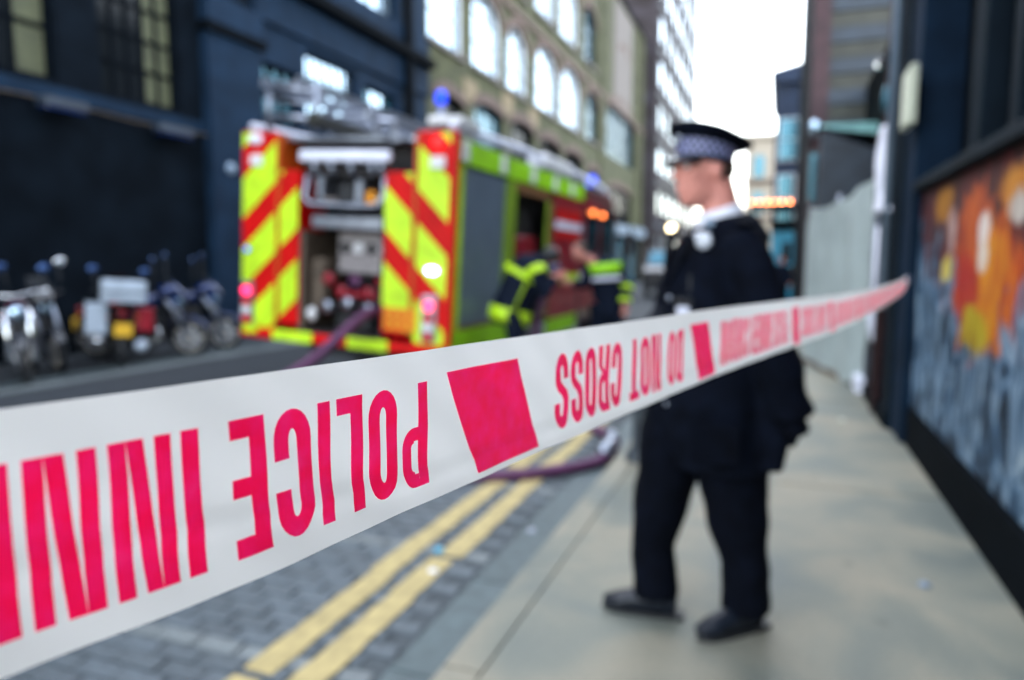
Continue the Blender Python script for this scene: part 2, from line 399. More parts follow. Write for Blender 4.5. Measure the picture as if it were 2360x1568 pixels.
# gutter channel stones and kerb stones
for k in range(16):
    y = .6 + k * .8
    box('channel_stone', 'channel', road, -1.30, -1.055, y+.004, y+.796, -.119, -.098 + random.uniform(-.002, .002), bevel=.003)
pav = box('pavement', 'mortar', None, -1.05, 1.0, -8, 26, -.134, -.02); tag(pav, 'pale concrete pavement along the right-hand wall', kind='structure')
for k in range(20):
    y = .3 + k * .92
    box('kerb_stone', 'kerb', pav, -1.05, -.905, y+.003, y+.917, -.119 + .12, .001 + random.uniform(-.002, .001), bevel=.004) if False else box('kerb_stone', 'pave', pav, -1.049, -.905, y+.003, y+.917, -.0195, .001 + random.uniform(-.002, .001), bevel=.003)
for k, (y0, y1) in enumerate([(-8, -4.5), (-4.5, -1.5), (-1.5, 1.62), (1.62, 4.77), (4.77, 7.9), (7.9, 11.0), (11.0, 14.2), (14.2, 26)]):
    box('paving_slab', 'pave', pav, -.900, .998, y0+.013, y1-.013, -.0195, random.uniform(-.002, .002), bevel=.004)
# yellow lines
def yline(xc, wd, seed):
    b = MB(); y = .5; rnd = random.Random(seed)
    segs = []
    while y < 30:
        L = rnd.uniform(.35, 1.1) if y < 7 else 4
        segs.append((y, y+L)); y += L + ((rnd.uniform(.006, .025) if rnd.random() < .8 else .04) if rnd.random() < .45 else .0015)
    vs = []; fs = []
    for (a, c) in segs:
        n = max(2, int((c-a)/.05)) if a < 7 else 2; k = len(vs); j = rnd.uniform(-.01, .01)
        for i in range(n+1):
            yy = a + (c-a)*i/n
            e = 1 if 0 < i < n else .93
            vs += [(xc - wd/2*e + j + rnd.uniform(-.005, .005), yy, -.0925), (xc + wd/2*e + j + rnd.uniform(-.005, .005), yy, -.0925)]
        for i in range(n): fs.append((k+2*i, k+2*i+1, k+2*i+3, k+2*i+2))
    b.add(vs, fs); return b.obj('yellow_line', 'yellow', road)
yline(-1.53, .13, 1); yline(-1.745, .13, 2)
# granite strips and far pavement by the parked motorcycles
for k in range(26):
    y = 2.2 + k * .62
    box('granite_strip', 'settband', road, -8.62, -8.37, y+.01, y+.6, -.134, -.105 + random.uniform(-.003, .003), bevel=.006)
    box('granite_strip', 'channel', road, -9.0, -8.86, y+.31, y+.89, -.134, -.108 + random.uniform(-.003, .003), bevel=.006)

# ------------------------------------------------------------------ left dark painted building
lb = empty('painted_building', (-11, -6, -.13))
tag(lb, 'dark navy painted industrial building with tall gridded windows behind the motorcycles', 'building')
def LBox(name, m, x0, x1, y0, y1, z0, z1, par=None, bevel=0):
    return box(name, m, par or lb, x0+11, x1+11, y0+6, y1+6, z0+.13, z1+.13, bevel)
# wall pieces around window openings (front plane X=-11)
def wall_with_holes(y0, y1, z0, z1, holes, m, name='wall', par=lb, X0=-11.45, X1=-11.0, off=(11, 6, .13)):
    b = MB(); ys = sorted({y0, y1, *[h[0] for h in holes], *[h[1] for h in holes]}); zs = sorted({z0, z1, *[h[2] for h in holes], *[h[3] for h in holes]})
    for i in range(len(ys)-1):
        run = None
        for j in range(len(zs)-1):
            cy, cz = (ys[i]+ys[i+1])/2, (zs[j]+zs[j+1])/2
            hole = any(h[0] < cy < h[1] and h[2] < cz < h[3] for h in holes)
            if not hole:
                b.box(X0+off[0], X1+off[0], ys[i]+off[1], ys[i+1]+off[1], zs[j]+off[2], zs[j+1]+off[2])
    me = b.mesh(name); bm = bmesh.new(); bm.from_mesh(me)
    bmesh.ops.remove_doubles(bm, verts=bm.verts, dist=1e-4)
    seen = {}
    for f in list(bm.faces):
        key = tuple(sorted(v.index for v in f.verts))
        seen.setdefault(key, []).append(f)
    dele = [f for fl in seen.values() if len(fl) > 1 for f in fl]
    bmesh.ops.delete(bm, geom=dele, context='FACES'); bmesh.ops.recalc_face_normals(bm, faces=bm.faces)
    bm.to_mesh(me); bm.free()
    return link(name, me, par, m)
W1h = [(5.3, 8.65, 4.3, 8.3), (9.45, 11.2, 4.3, 8.3)]
W2h = [(15.2, 17.45, 5.0, 6.55), (17.9, 19.6, 5.7, 6.35), (13.6, 14.9, 4.6, 5.9), (16.6, 19.7, 8.55, 11)]
wall_with_holes(-6, 13.3, -.13, 12.5, [(0.2, 3.6, 4.3, 8.3)] + W1h, 'darkwall')
wall_with_holes(13.3, 21.7, -.13, 12.5, W2h, 'darkwall2')
LBox('wall_return', 'darkwall', -24, -11.46, 21.4, 21.7, -.13, 12.5)
LBox('roof', 'darktrim', -24, -11.46, -6, 21.39, 12.2, 12.45)
LBox('parapet', 'darktrim', -11.6, -10.85, -6, 21.7, 12.503, 12.75)
LBox('string_course', 'darkwall2', -10.998, -10.93, -6, 13.3, 3.98, 4.20)
LBox('skirting_plinth', 'darktrim', -10.998, -10.94, -6, 21.7, -.13, .5)
for (y0, y1) in [(11.75, 13.35), (-1.6, -.2), (4.2, 5.2)]:
    LBox('pilaster', 'darkwall2' if y0 > 10 else 'darkwall', -10.998, -10.78, y0, y1, -.13, 6.0)
    LBox('pilaster_cap', 'darktrim', -10.998, -10.68, y0-.08, y1+.08, 6.0, 6.18)
    LBox('pilaster_head', 'darkwall2', -10.998, -10.74, y0-.02, y1+.02, 6.18, 6.75)
LBox('cornice', 'darktrim', -10.998, -10.62, 13.45, 21.7, 7.62, 7.86)
LBox('cornice', 'darktrim', -10.998, -10.66, -6, 13.44, 8.45, 8.7)
LBox('frieze', 'darkwall2', -10.998, -10.90, 13.36, 21.7, 6.75, 7.61)
LBox('frieze', 'darkwall2', -10.998, -10.90, 13.45, 21.7, 7.87, 8.5)
LBox('downpipe', 'darktrim', -10.89, -10.70, 20.0, 20.3, -.1, 12.4)
def grid_window(par, y0, y1, z0, z1, nc, nr, mats, X=-11.18, off=(11, 6, .13), frame='darktrim', name='window', bar=.045, arch=False, panes=True):
    f = MB()
    f.box(X+off[0]-.03, X+off[0]+.05, y0+off[1], y0+off[1]+.07, z0+off[2], z1+off[2])
    f.box(X+off[0]-.03, X+off[0]+.05, y1+off[1]-.07, y1+off[1], z0+off[2], z1+off[2])
    f.box(X+off[0]-.03, X+off[0]+.05, y0+off[1]+.07, y1+off[1]-.07, z0+off[2], z0+off[2]+.07)
    f.box(X+off[0]-.03, X+off[0]+.05, y0+off[1]+.07, y1+off[1]-.07, z1+off[2]-.07, z1+off[2])
    wo_ = f.obj(name, frame, par)
    dy = (y1-y0-.14)/nc; dz = (z1-z0-.14)/nr
    gb = MB()
    for i in range(1, nc): yc = y0+.07+i*dy+off[1]; gb.box(X+off[0]-.02, X+off[0]+.03, yc-bar/2, yc+bar/2, z0+off[2]+.07, z1+off[2]-.07)
    for j in range(1, nr):
        zc = z0+.07+j*dz+off[2]
        for i in range(nc):
            ya = y0+.07+i*dy+off[1]+(bar/2 if i else 0); yb = y0+.07+(i+1)*dy+off[1]-(bar/2 if i < nc-1 else 0)
            gb.box(X+off[0]-.02, X+off[0]+.03, ya, yb, zc-bar/2, zc+bar/2)
    if nc*nr > 1: gb.obj('glazing_bar', frame, wo_)
    for i in range(nc):
        for j in range(nr):
            m = mats(i, j) if callable(mats) else mats
            box('pane', m, wo_, X+off[0]-.012, X+off[0]-.004, y0+off[1]+.07+i*dy, y0+off[1]+.07+(i+1)*dy, z0+off[2]+.07+j*dz, z0+off[2]+.07+(j+1)*dz)
    return wo_
grid_window(lb, .2, 3.6, 4.3, 8.3, 5, 5, 'glassdim')
grid_window(lb, 5.3, 8.65, 4.3, 8.3, 6, 5, lambda i, j: 'creampane' if i == 5 else 'glassdim', bar=.07)
grid_window(lb, 9.45, 11.2, 4.3, 8.3, 5, 7, lambda i, j: 'creampane' if i >= 3 or (i == 4) else 'glassdim', bar=.07)
grid_window(lb, 15.2, 17.45, 5.0, 6.55, 6, 3, 'glass', bar=.03)
grid_window(lb, 17.9, 19.6, 5.7, 6.35, 4, 1, lambda i, j: 'glass' if i in (1, 2) else 'glassmid', bar=.03)
grid_window(lb, 13.6, 14.9, 4.6, 5.9, 3, 2, 'glassmid', bar=.2)
grid_window(lb, 16.6, 19.7, 8.55, 11, 5, 4, 'glass', bar=.04)
# floodlights
for (y0, y1, z, lab) in [(8.1, 8.85, 3.78, 'long blue-grey wall light under the left window'), (10.3, 11.1, 3.75, 'shorter blue-grey wall light nearer the fire engine')]:
    t = empty('wall_light', (-10.93, (y0+y1)/2, z)); tag(t, lab, 'light', 'wall lights on the dark building')
    h = (y1-y0)/2
    box('housing', 'slatgrey', t, .10, .34, -h, h, .03, .17, bevel=.02)
    box('diffuser', 'bikeblue', t, .12, .32, -h+.03, h-.03, -.02, .028, bevel=.01)
    box('bracket', 'darktrim', t, -.07, .098, -.08, .08, .05, .12)
b = MB(); b.lathe((.02, 18.24, 3.47), (1, 0, 0), [(.13, 0), (.13, .2), (.10, .25), (0, .25)], 18); b.obj('round_vent', 'shutter', lb, True)
cb = MB(); pts = [(-10.88, y, 3.93 + .02*sin(y*1.7)) for y in [-2 + .5*k for k in range(31)]]
cb.tube(pts, .012, 6); o = cb.obj('cable', 'browngear'); tag(o, 'thin brown cable slung along the dark wall above the motorcycles', 'cable')

# ------------------------------------------------------------------ brick building with arched windows
bb = empty('brick_building', (-11, 21.7, -.13)); tag(bb, 'yellow stock brick warehouse with tall arched windows behind the fire engine', 'building')
OB = (11, -21.7, .13)
def arch_pts(y0, y1, z0, zs, rise, n=8):
    pts = [(y0, z0), (y1, z0)]
    cy = (y0+y1)/2; h = (y1-y0)/2
    for i in range(n+1):
        a = pi*i/n; pts.append((cy + h*cos(a), zs + rise*sin(a)))
    return pts
wins = [(21.85, 24.6, 8.75, 11.0, .6), (25.5, 28.4, 8.75, 10.9, .75), (29.15, 31.7, 8.75, 10.7, .8), (32.9, 36.5, 8.75, 10.8, 1.0), (37.2, 41.0, 8.75, 10.9, 1.05), (42.3, 45.2, 8.75, 10.8, .9)]
up = [(25.5, 28.4, 13.0, 15.6, .8), (29.15, 31.7, 13.0, 15.5, .8), (32.9, 36.0, 13.1, 15.5, .8), (36.9, 40.3, 13.1, 15.5, .9), (41.6, 44.6, 13.1, 15.5, .9)]
low = [(22.3, 24.6, 5.0, 7.0, .2), (25.7, 28.6, 5.0, 7.3, .25), (29.6, 32.6, 4.8, 7.3, .3), (33.6, 37.0, 4.6, 7.2, .3), (38.0, 41.5, 4.6, 7.2, .3), (47.6, 57.5, 8.6, 11.3, 1.3), (51.2, 54.8, 13.6, 16.0, .5), (42.8, 45.6, 4.2, 6.8, .3), (48.2, 56.5, 3.2, 6.4, .3)]
bm = bmesh.new()
def face_poly(outer_y0, outer_y1, z0, z1, holes):
    edges = []
    def loop(pts):
        vs = [bm.verts.new((0, y-21.7, z+.13)) for y, z in pts]
        for i in range(len(vs)): edges.append(bm.edges.new((vs[i], vs[(i+1) % len(vs)])))
        return vs
    loop([(outer_y0, z0), (outer_y1, z0), (outer_y1, z1), (outer_y0, z1)])
    hv = [loop(arch_pts(*h)) for h in holes]
    bmesh.ops.triangle_fill(bm, edges=edges, use_beauty=True)
    for vs in hv:                                     # reveals
        b2 = [bm.verts.new((v.co.x-.3, v.co.y, v.co.z)) for v in vs]
        for i in range(len(vs)): j = (i+1) % len(vs); bm.faces.new((vs[i], vs[j], b2[j], b2[i]))
face_poly(21.71, 64, -.13, 19.5, wins + up + low)
me = bpy.data.meshes.new('wall'); bm.to_mesh(me); bm.free(); link('wall', me, bb, 'brick')
box('wall_back', 'brick', bb, -13, -.32, .01, .3, 0, 19.6); box('wall_back', 'brick', bb, -13, -.32, 42, 42.3, 0, 19.6)
box('wall_back', 'interior', bb, -2.5, -2.4, .31, 41.9, 0, 19.6)
box('roof', 'darktrim', bb, -13, .15, .0, 42.3, 19.65, 19.9)
for k, h in enumerate(wins + up + low):
    y0, y1, z0, zs, rise = h; small = k >= len(wins)+len(up)
    # voussoir arch
    n = 9; cy = (y0+y1)/2; hw = (y1-y0)/2; b = MB()
    for i in range(n):
        a0 = pi*i/n+.02; a1 = pi*(i+1)/n-.02
        q = [(cy+hw*cos(a0), zs+rise*sin(a0)), (cy+(hw+.3)*cos(a0), zs+(rise+.42)*sin(a0)), (cy+(hw+.3)*cos(a1), zs+(rise+.42)*sin(a1)), (cy+hw*cos(a1), zs+rise*sin(a1))]
        b.quadbox([(.004, y-21.7, z+.13) for y, z in q], (.07, 0, 0))
    ar = b.obj('arch', 'brickarch', bb)
    gm = 'glass' if k < 5 or k in (6, 8, 9) else ('glassmid' if k in (5, 7, 10) or k == 16 else 'glassdim')
    if gm == 'glassdim' and k in (12, 18): gm = 'glassmid'
    win = MB(); P = arch_pts(y0, y1, z0, zs, rise)
    win.add([(-.22, y-21.7, z+.13) for y, z in P], [tuple(range(len(P)))]); pane = None
    fr = MB(); L = [(-.15, y-21.7, z+.13) for y, z in P] + [(-.15, P[0][0]-21.7, P[0][1]+.13)]
    fr.tube(L, .06, 4)
    fo = fr.obj('window', 'white' if gm == 'glass' else 'darktrim', bb)
    win.obj('pane', gm, fo)
    gb = MB(); nv = max(2, int((y1-y0)/.75)); nh = max(2, int((zs-z0)/.8))
    for i in range(1, nv): yv = y0+(y1-y0)*i/nv; gb.box(-.2, -.15, yv-.02-21.7, yv+.02-21.7, z0+.13, zs+rise*.9*sin(math.acos(max(-1, min(1, (yv-cy)/hw))))+.13)
    for j in range(1, nh+1): zv = z0+(zs-z0)*j/nh; gb.box(-.196, -.154, y0+.02-21.7, y1-.02-21.7, zv-.02+.13, zv+.02+.13)
    gb.obj('glazing_bar', 'white' if gm == 'glass' else 'darktrim', fo)
    if k < 11: box('sill', 'render', bb, .004, .14, y0-.1-21.7, y1+.1-21.7, z0-.16+.13, z0-.005+.13)
for (y, z0, z1) in [(24.95, 7.1, 8.0), (28.9, 7.4, 8.35), (32.3, 7.45, 8.4)]:
    box('render_patch', 'peach', bb, .006, .03, y-.35-21.7, y+.95-21.7, z0+.35, z1+.25)
box('render_panel', 'render', bb, .006, .06, 49.5-21.7, 55.8-21.7, 12.2, 19.3)
for (y0, y1) in [(45.9, 47.2), (58.6, 60.2)]: 
    for j in range(20): box('brick_quoin', 'brick', bb, .006, .14 if j % 2 else .09, y0-21.7, y1-21.7, 4+j*.78, 4+j*.78+.76)
box('string_course', 'brickarch', bb, .006, .12, .05, 42, 12.1, 12.35)

# far left tower block
tb = empty('tower_block', (-10, 58, -.13)); tag(tb, 'tall far block with rows of pale oval-looking windows beside the white sky', 'building')
box('wall', 'brickfar', tb, -12, 0, 3.5, 34, 0, 34)
box('roof', 'darktrim', tb, -12.2, .2, 3.3, 34.2, 34.001, 34.5)
wm = MB(); wm.box(.004, .03, -.60, .60, -.9, .9); wme = wm.mesh('window'); wme.materials.append(M['glass'])
for i in range(8):
    for j in range(9):
        o = bpy.data.objects.new('window', wme); C.objects.link(o); o.parent = tb; o.location = (0, 5.6+i*3.8, 3.0+j*3.6)
        if (i*3+j) % 5 in (1, 3): o.material_slots[0].link = 'OBJECT'; o.material_slots[0].material = M['glassmid']
for j in range(9): box('floor_band', 'slatgrey', tb, .004, .13, 3.6, 33.9, 4.55+j*3.6, 4.85+j*3.6)
# low dark shopfronts between them at street level
sf = empty('dark_shopfront', (-10.2, 45, -.13)); tag(sf, 'dark blue shopfront with pale fascia at street level far down the left side', 'shopfront')
box('wall', 'darkwall', sf, -.7, -.1, 0, 12, 0, 4.0); box('fascia', 'shutter', sf, -.098, .3, 0, 12, 3.4, 4.1)
for k in range(5): box('doorway', 'glassmid' if k % 2 else 'darktrim', sf, -.098, -.05, .5+k*2.3, 2.3+k*2.3, .1, 3.1)

# ------------------------------------------------------------------ end of the street
pb = empty('pale_building', (-.75, 66, -.13)); tag(pb, 'sunlit pale stone building closing the end of the street', 'building')
box('wall', 'palebld', pb, -2.2, 3.6, 0, 10, 0, 12.0); box('cornice', 'palebld', pb, -2.4, 3.8, -.3, 10.2, 12.001, 12.4)
for i in range(3):
    for j in range(3): 
        box('window', 'glassmid', pb, -1.5+i*1.9, -.7+i*1.9, -.06, -.004, 2.6+j*3.1, 4.4+j*3.1)
    
for j in range(2): box('balcony', 'brickarch', pb, -2.3, 3.7, -.35, -.004, 5.2+j*3.1, 5.45+j*3.1)
box('aerial', 'slatgrey', pb, -.42, -.36, 3, 3.06, 12.4, 15)
far2 = empty('white_terrace', (-6.5, 75, -.13)); tag(far2, 'low hazy white building at the far left end of the street', 'building')
box('wall', 'palebld', far2, -1.5, 3.4, 0, 8, 0, 6.2); box('roof', 'slatgrey', far2, -1.6, 3.5, -.2, 8.2, 6.21, 6.6)
for i in range(3): box('window', 'glass', far2, -1+i*1.4, -.3+i*1.4, -.05, -.004, 3.2, 5.0)
# blue building on the right
bl = empty('blue_building', (-.30, 30, -.13)); tag(bl, 'dark blue corner building with curved cornice on the right at the bend', 'building')
box('wall', 'bluebld', bl, 0, 5, 0, 7, 0, 8.3)
cn = MB(); cn.quadbox([(-.22, -.2, 8.55), (-.2, -.2, 8.75), (3.5, -.2, 9.6), (5, -.2, 9.7), (5, -.2, 8.3), (.05, -.2, 8.3), (0, -.2, 8.31)], (0, 7.2, 0)); cn.obj('cornice', 'bluebld', bl)
grid_window(bl, 0, 0, 0, 0, 1, 1, 'glass') if False else None
for (x0, x1, z0, z1) in [(.12, .86, 5.4, 7.0), (.12, .80, 3.05, 4.9)]:
    fo = box('window', 'white', bl, x0, x1, -.05, -.004, z0, z1)
    box('pane', 'glassmid' , fo, x0+.06, x1-.06, -.09, -.052, z0+.06, (z0+z1)/2-.03); box('pane', 'glassmid', fo, x0+.06, x1-.06, -.09, -.052, (z0+z1)/2+.03, z1-.06)
bx = box('shopfront', 'shopblue', bl, .0, 2.2, -.12, -.004, .1, 2.75)
for k in range(2): box('shop_window', 'glassdim', bx, .42+k*.8, .75+k*.8, -.16, -.124, 1.5, 2.3)
box('fascia', 'darktrim', bl, -.05, 2.6, -.3, -.004, 2.8, 3.15)
# canopy with orange bulbs
cy = empty('canopy', (-1.2, 29.2, 0)); tag(cy, 'flat dark canopy edged with a row of glowing orange bulbs', 'canopy')
box('roof_slab', 'darktrim', cy, .1, 1.9, 0, .45, 3.35, 3.62)
for k in range(7):
    b = MB(); b.ell((.16+k*.272, -.06, 3.66), .036, 8, 6); b.obj('bulb', 'amberlamp', cy, True)
box('canopy_post', 'darktrim', cy, 1.80, 1.88, .05, .13, -.1, 3.348)
# louvred building on the right
lv = empty('louvred_building', (.45, 14, -.13)); tag(lv, 'tall building clad in dark horizontal boards behind the pale hoarding', 'building')
box('wall', 'darkwall', lv, .0, 8, .12, 12, 0, 10.5)
box('corner_pier', 'maroonpost', lv, -.02, .26, -.03, .118, 0, 10.6)
for k in range(26):
    z = 3.75 + k*.26
    box('cladding_board', 'olive' if k % 2 else 'slatgrey', lv, .262, 2.6, -.0+ (.03 if k % 2 else .0), .118, z, z+.245)
box('shopfront', 'glassdim', lv, .262, 2.6, .06, .118, .2, 3.0)
box('fascia', 'frontpaint2', lv, .262, 2.6, .02, .118, 3.02, 3.73)
aw = MB(); aw.quadbox([(.55, 12.0, 3.42), (2.0, 12.0, 3.42), (2.0, 13.9, 3.75), (.55, 13.9, 3.75)], (0, 0, .03))
aw.quadbox([(.62, 11.99, 3.40), (1.98, 11.99, 3.40), (1.98, 11.99, 3.02), (1.75, 11.99, 3.1), (1.4, 11.99, 3.26)], (0, -.03, 0))
o = aw.obj('awning', 'teal'); tag(o, 'mint green shop awning glimpsed above the pale hoarding', 'awning')
dk = MB(); dk.quadbox([(.5, 11.6, 2.0), (1.9, 11.6, 1.5), (1.9, 11.6, 2.75), (.52, 11.6, 3.3)], (0, .25, 0)); o = dk.obj('tarpaulin', 'slatgrey'); tag(o, 'sagging black tarpaulin slung behind the hoarding under the awning', 'tarpaulin')
ln = empty('street_lantern', (.44, 13.2, 2.2)); tag(ln, 'pale lantern on a wall bracket at the brown corner pier', 'street lamp')
b = MB(); b.tube([(0, .75, 1.3), (.02, .3, 1.5), (.05, 0, 1.5)], .02, 6); b.obj('bracket', 'darktrim', ln, True)
b = MB(); b.lathe((.05, 0, 1.28), (0, 0, 1), [(0, 0), (.07, .01), (.10, .2), (.03, .26), (0, .28)], 12); b.obj('lamp_glass', 'glass', ln, True)
b = MB(); b.box(.0, .1, -.04, .0, .2, 1.0); b.obj('sign_plate', 'glassmid', ln)

# ------------------------------------------------------------------ pale hoarding
for (x, y, lab, m) in ((.65, 3.42, 'small pale blue disc added as a bright glint on the pavement near the mural wall', 'shutter'), (-1.24, 3.67, 'round silver disc added as a bright glint in the gutter channel beside the kerb', 'silver'), (.58, 6.88, 'small beige disc added as a bright glint on the pavement below the hoarding', 'beige')):
    b = MB(); b.lathe((x, y, .003 if x > -1 else -.095), (0, 0, 1), [(0, .010), (.020, .010), (.024, .006), (.026, 0)], 14); o = b.obj('glint_disc' if m != 'silver' else 'metal_glint_disc', m, None, True); tag(o, lab, 'litter')  # discs added to imitate bright glints on the ground
hd_ = empty('hoarding', (0, 0, 0)); tag(hd_, 'pale translucent sheeting stretched over a pavement hoarding past the policeman', 'hoarding')
b = MB(); vs = []; fs = []; nx, nz = 40, 14
for i in range(nx+1):
    t = i/nx; x = .90 + (.36-.90)*t; y = 8.5 + 2.7*t; ztop = 2.28 - .12*t - .10*sin(pi*t)
    for j in range(nz+1):
        q = j/nz; z = .02 + (ztop-.02)*q
        bulge = .03*sin(t*19+q*2)+.02*noise.noise(Vector((t*9, q*5, 0)))
        vs.append((x+bulge, y+bulge*.3, z))
for i in range(nx):
    for j in range(nz): k = i*(nz+1)+j; fs.append((k, k+nz+1, k+nz+2, k+1))
b.add(vs, fs); b.obj('sheeting', 'sheet', hd_, True)
b = MB(); b.quadbox([(.84, 8.42, 0), (.84, 9.35, 0), (.84, 9.35, .16), (.84, 8.42, .16)], (.08, 0, 0)); b.obj('base_board', 'whitesheet', hd_)
b = MB(); b.tube([(.84, 8.9, .03), (.33, 11.2, .03)], .035, 8); b.obj('base_rail', 'browngear', hd_, True)
for t in (0, .5, 1): 
    x = .96 + (.42-.96)*t; y = 8.55+2.7*t; b = MB(); b.tube([(x, y, 0), (x, y, 2.3-.12*t)], .025, 8); b.obj('pole', 'silver', hd_, True)
o = box('hoarding_return', 'sheet', hd_, .37, 1.2, 11.22, 11.25, .02, 2.0)
b = MB(); vs = []; fs = []
for i in range(9):
    t = i/8
    for j in range(19):
        q = j/18; z = 2.62 - q*.78; wv = .03*sin(q*7+t*3)
        wdt = .30 + (.16 if q > .75 else 0)*sin((q-.75)*4*pi/2 if q > .75 else 0)
        vs.append((.87 - wdt*.18*sin(pi*t) + wv*.5, 7.45 + (t-.5)*wdt*1.6 - (.25 if q > .75 else 0)*(q-.75)*4*.6, z))
for i in range(8):
    for j in range(18): k = i*19+j; fs.append((k, k+19, k+20, k+1))
b.add(vs, fs); o = b.obj('plastic_sheet', 'whitesheet', None, True); tag(o, 'bright white plastic sheet hanging from the wall above the hoarding', 'plastic sheet')
sm = o.modifiers.new('s', 'SOLIDIFY'); sm.thickness = .012
b = MB(); b.tube([(.92, 7.9, 1.75), (.93, 7.92, 1.2), (.9, 7.95, .8), (.92, 7.9, .62)], [.035, .05, .04, .03], 8); o = b.obj('plastic_strip', 'whitesheet', None, True); tag(o, 'loose white strip of sheeting trailing below the tape end', 'plastic sheet')

# ------------------------------------------------------------------ right-hand shopfront wall
rw = empty('shopfront_building', (1, -4, -.1)); tag(rw, 'black shopfront building with a painted mural panel below its windows', 'building')
def RB(name, m, x0, x1, y0, y1, z0, z1, bevel=0, par=None): return box(name, m, par or rw, x0-1, x1-1, y0+4, y1+4, z0+.1, z1+.1, bevel)
RB('wall', 'frontpaint', 1.0, 1.5, -4, 6.15, .0, 1.92)
RB('plinth', 'darktrim', .965, .998, -4, 6.1, .0, .30)
RB('ledge', 'frontpaint2', .925, 1.5, -4, 6.15, 1.925, 2.0, .01)
RB('wall_upper', 'frontpaint', 1.22, 1.5, -4, 6.15, 2.003, 7.2)
for k, (y, wd, m) in enumerate([(5.15, .30, 'frontpaint2'), (4.35, .16, 'frontpaint2'), (3.72, .12, 'frontpaint2'), (2.9, .2, 'frontpaint2'), (1.6, .2, 'frontpaint2'), (.2, .2, 'frontpaint2'), (-1.4, .2, 'frontpaint2'), (-3, .2, 'frontpaint2')]):
    RB('mullion', m, 1.08, 1.215, y-wd/2, y+wd/2, 2.003, 7.2, .008)
RB('transom', 'frontpaint2', 1.12, 1.218, 3.0, 4.27, 2.28, 2.36)
RB('fascia', 'frontpaint', .95, 1.5, -4, 6.15, 7.21, 7.8)
RB('corner_pier', 'navywall', .93, 1.5, 6.16, 6.62, .0, 7.8, .01)
RB('corner_pier', 'frontpaint2', .90, 1.5, 6.63, 6.95, .0, 7.8, .01)
RB('side_wall', 'navywall', 1.02, 1.5, 6.96, 8.4, .0, 7.0)
RB('side_wall', 'frontpaint', 1.3, 1.6, 8.41, 13.9, .0, 4.4)
RB('skirting', 'darktrim', .88, .998, 6.7, 8.3, .0, .12)
b = MB(); b.T = Matrix.Translation((-1, 4, .1)); b.tube([(.90, 7.35, 0), (.90, 7.35, 6.8)], .05, 10); b.obj('downpipe', 'maroonpost', rw, True)
b = MB(); b.T = Matrix.Translation((-1, 4, .1)); b.tube([(.86, 7.0, 1.0), (.86, 7.0, 7.5)], .035, 10); b.obj('conduit', 'shutter', rw, True)
# mural: painted panel, flat print laid as shapes
mu = RB('mural_panel', 'mural', .985, .998, 1.2, 6.12, .32, 1.918)
sg = empty('hanging_sign', (1, 6.3, 2.4)); tag(sg, 'blank beige box sign projecting from the shopfront corner', 'sign')
box('sign_box', 'beige', sg, -.16, -.105, -.32, .05, .0, .42, bevel=.01); box('bracket', 'darktrim', sg, -.104, -.07, -.2, -.1, .1, .3)
cm = empty('security_camera', (.93, 7.2, 3.1)); tag(cm, 'small dark camera on a bracket high on the wall above the white sheet', 'camera')
b = MB(); b.tube([(0, .1, .1), (-.14, 0, .1)], .015, 6); b.obj('bracket', 'darktrim', cm); 
b = MB(); b.tube([(-.14, .1, .05), (-.14, -.15, .02)], [.05, .045], 10); b.obj('camera_body', 'black', cm, True)
b = MB(); b.ell((-.1, .0, -.28), (.03, .05, .12)); b.obj('junction_box', 'glassmid', cm, True)
lm = empty('projecting_sign', (.93, 6.9, 3.75)); tag(lm, 'white and amber sign at the very top edge above the wall camera', 'sign')
box('sign_panel', 'white', lm, -.2, -.13, -.05, .05, 0, .5); box('sign_panel', 'platea', lm, -.125, -.02, -.05, .05, .02, .5); box('bracket', 'darktrim', lm, -.02, .02, -.02, .02, .1, .2)

# ------------------------------------------------------------------ police tape
PATH = [(-.2705, -.10, 1.322), (-.236, .02, 1.322), (-.201, .131, 1.322), (-.181, .194, 1.322), (-.165, .273, 1.321), (-.149, .362, 1.3195), (-.131, .464, 1.3175), (-.102, .618, 1.3145),
        (-.052, .865, 1.311), (.028, 1.216, 1.305), (.13, 1.696, 1.294), (.294, 2.554, 1.281), (.59, 4.162, 1.268), (.922, 6.14, 1.262)]
def catmull(P, n=16):
    P = [Vector(p) for p in P]; Q = [2*P[0]-P[1]] + P + [2*P[-1]-P[-2]]; out = []
    for i in range(1, len(Q)-2):
        p0, p1, p2, p3 = Q[i-1:i+3]
        for s in range(n):
            t = s/n; out.append(.5*((2*p1)+(p2-p0)*t+(2*p0-5*p1+4*p2-p3)*t*t+(-p0+3*p1-3*p2+p3)*t**3))
    return out + [P[-1]]
TS = catmull(PATH); TA = [0]
for i in range(1, len(TS)): TA.append(TA[-1] + (TS[i]-TS[i-1]).length)
# arc length 0 of the print = path point 1 (just left of the lens)
U0 = TA[16]
def tape_at(u, v, off=0.0):
    a = min(max(u + U0, 0), TA[-1]); i = 0
    import bisect
    i = min(max(bisect.bisect_right(TA, a) - 1, 0), len(TS)-2)
    q = (a-TA[i])/(TA[i+1]-TA[i]); e = (TS[i+1]-TS[i]); p = TS[i] + e*q
    n = Vector((e.y, -e.x, 0)).normalized()
    near = max(0, 1 - u/3)
    vc = -.010 - .016*min(max((u-.15)/.15, 0), 1)       # fold line running along the tape
    d = 0
    if v < vc: d += .13*(vc - v)
    d += .0009*exp2((v-vc)/.004)
    d += .0006*sin(u*46 + v*40)*near + .00025*sin(u*130+v*170)*near
    d += -.05*max(0, v-.012)*sin(u*9+1)
    tw = 0 if u < 5.3 else (u-5.3)/.75
    vv = v*(1 - .55*min(max(tw, 0), 1))
    return p + n*(d*1.0 + off) + Vector((0, 0, vv))
def exp2(x): return math.exp(-x*x)
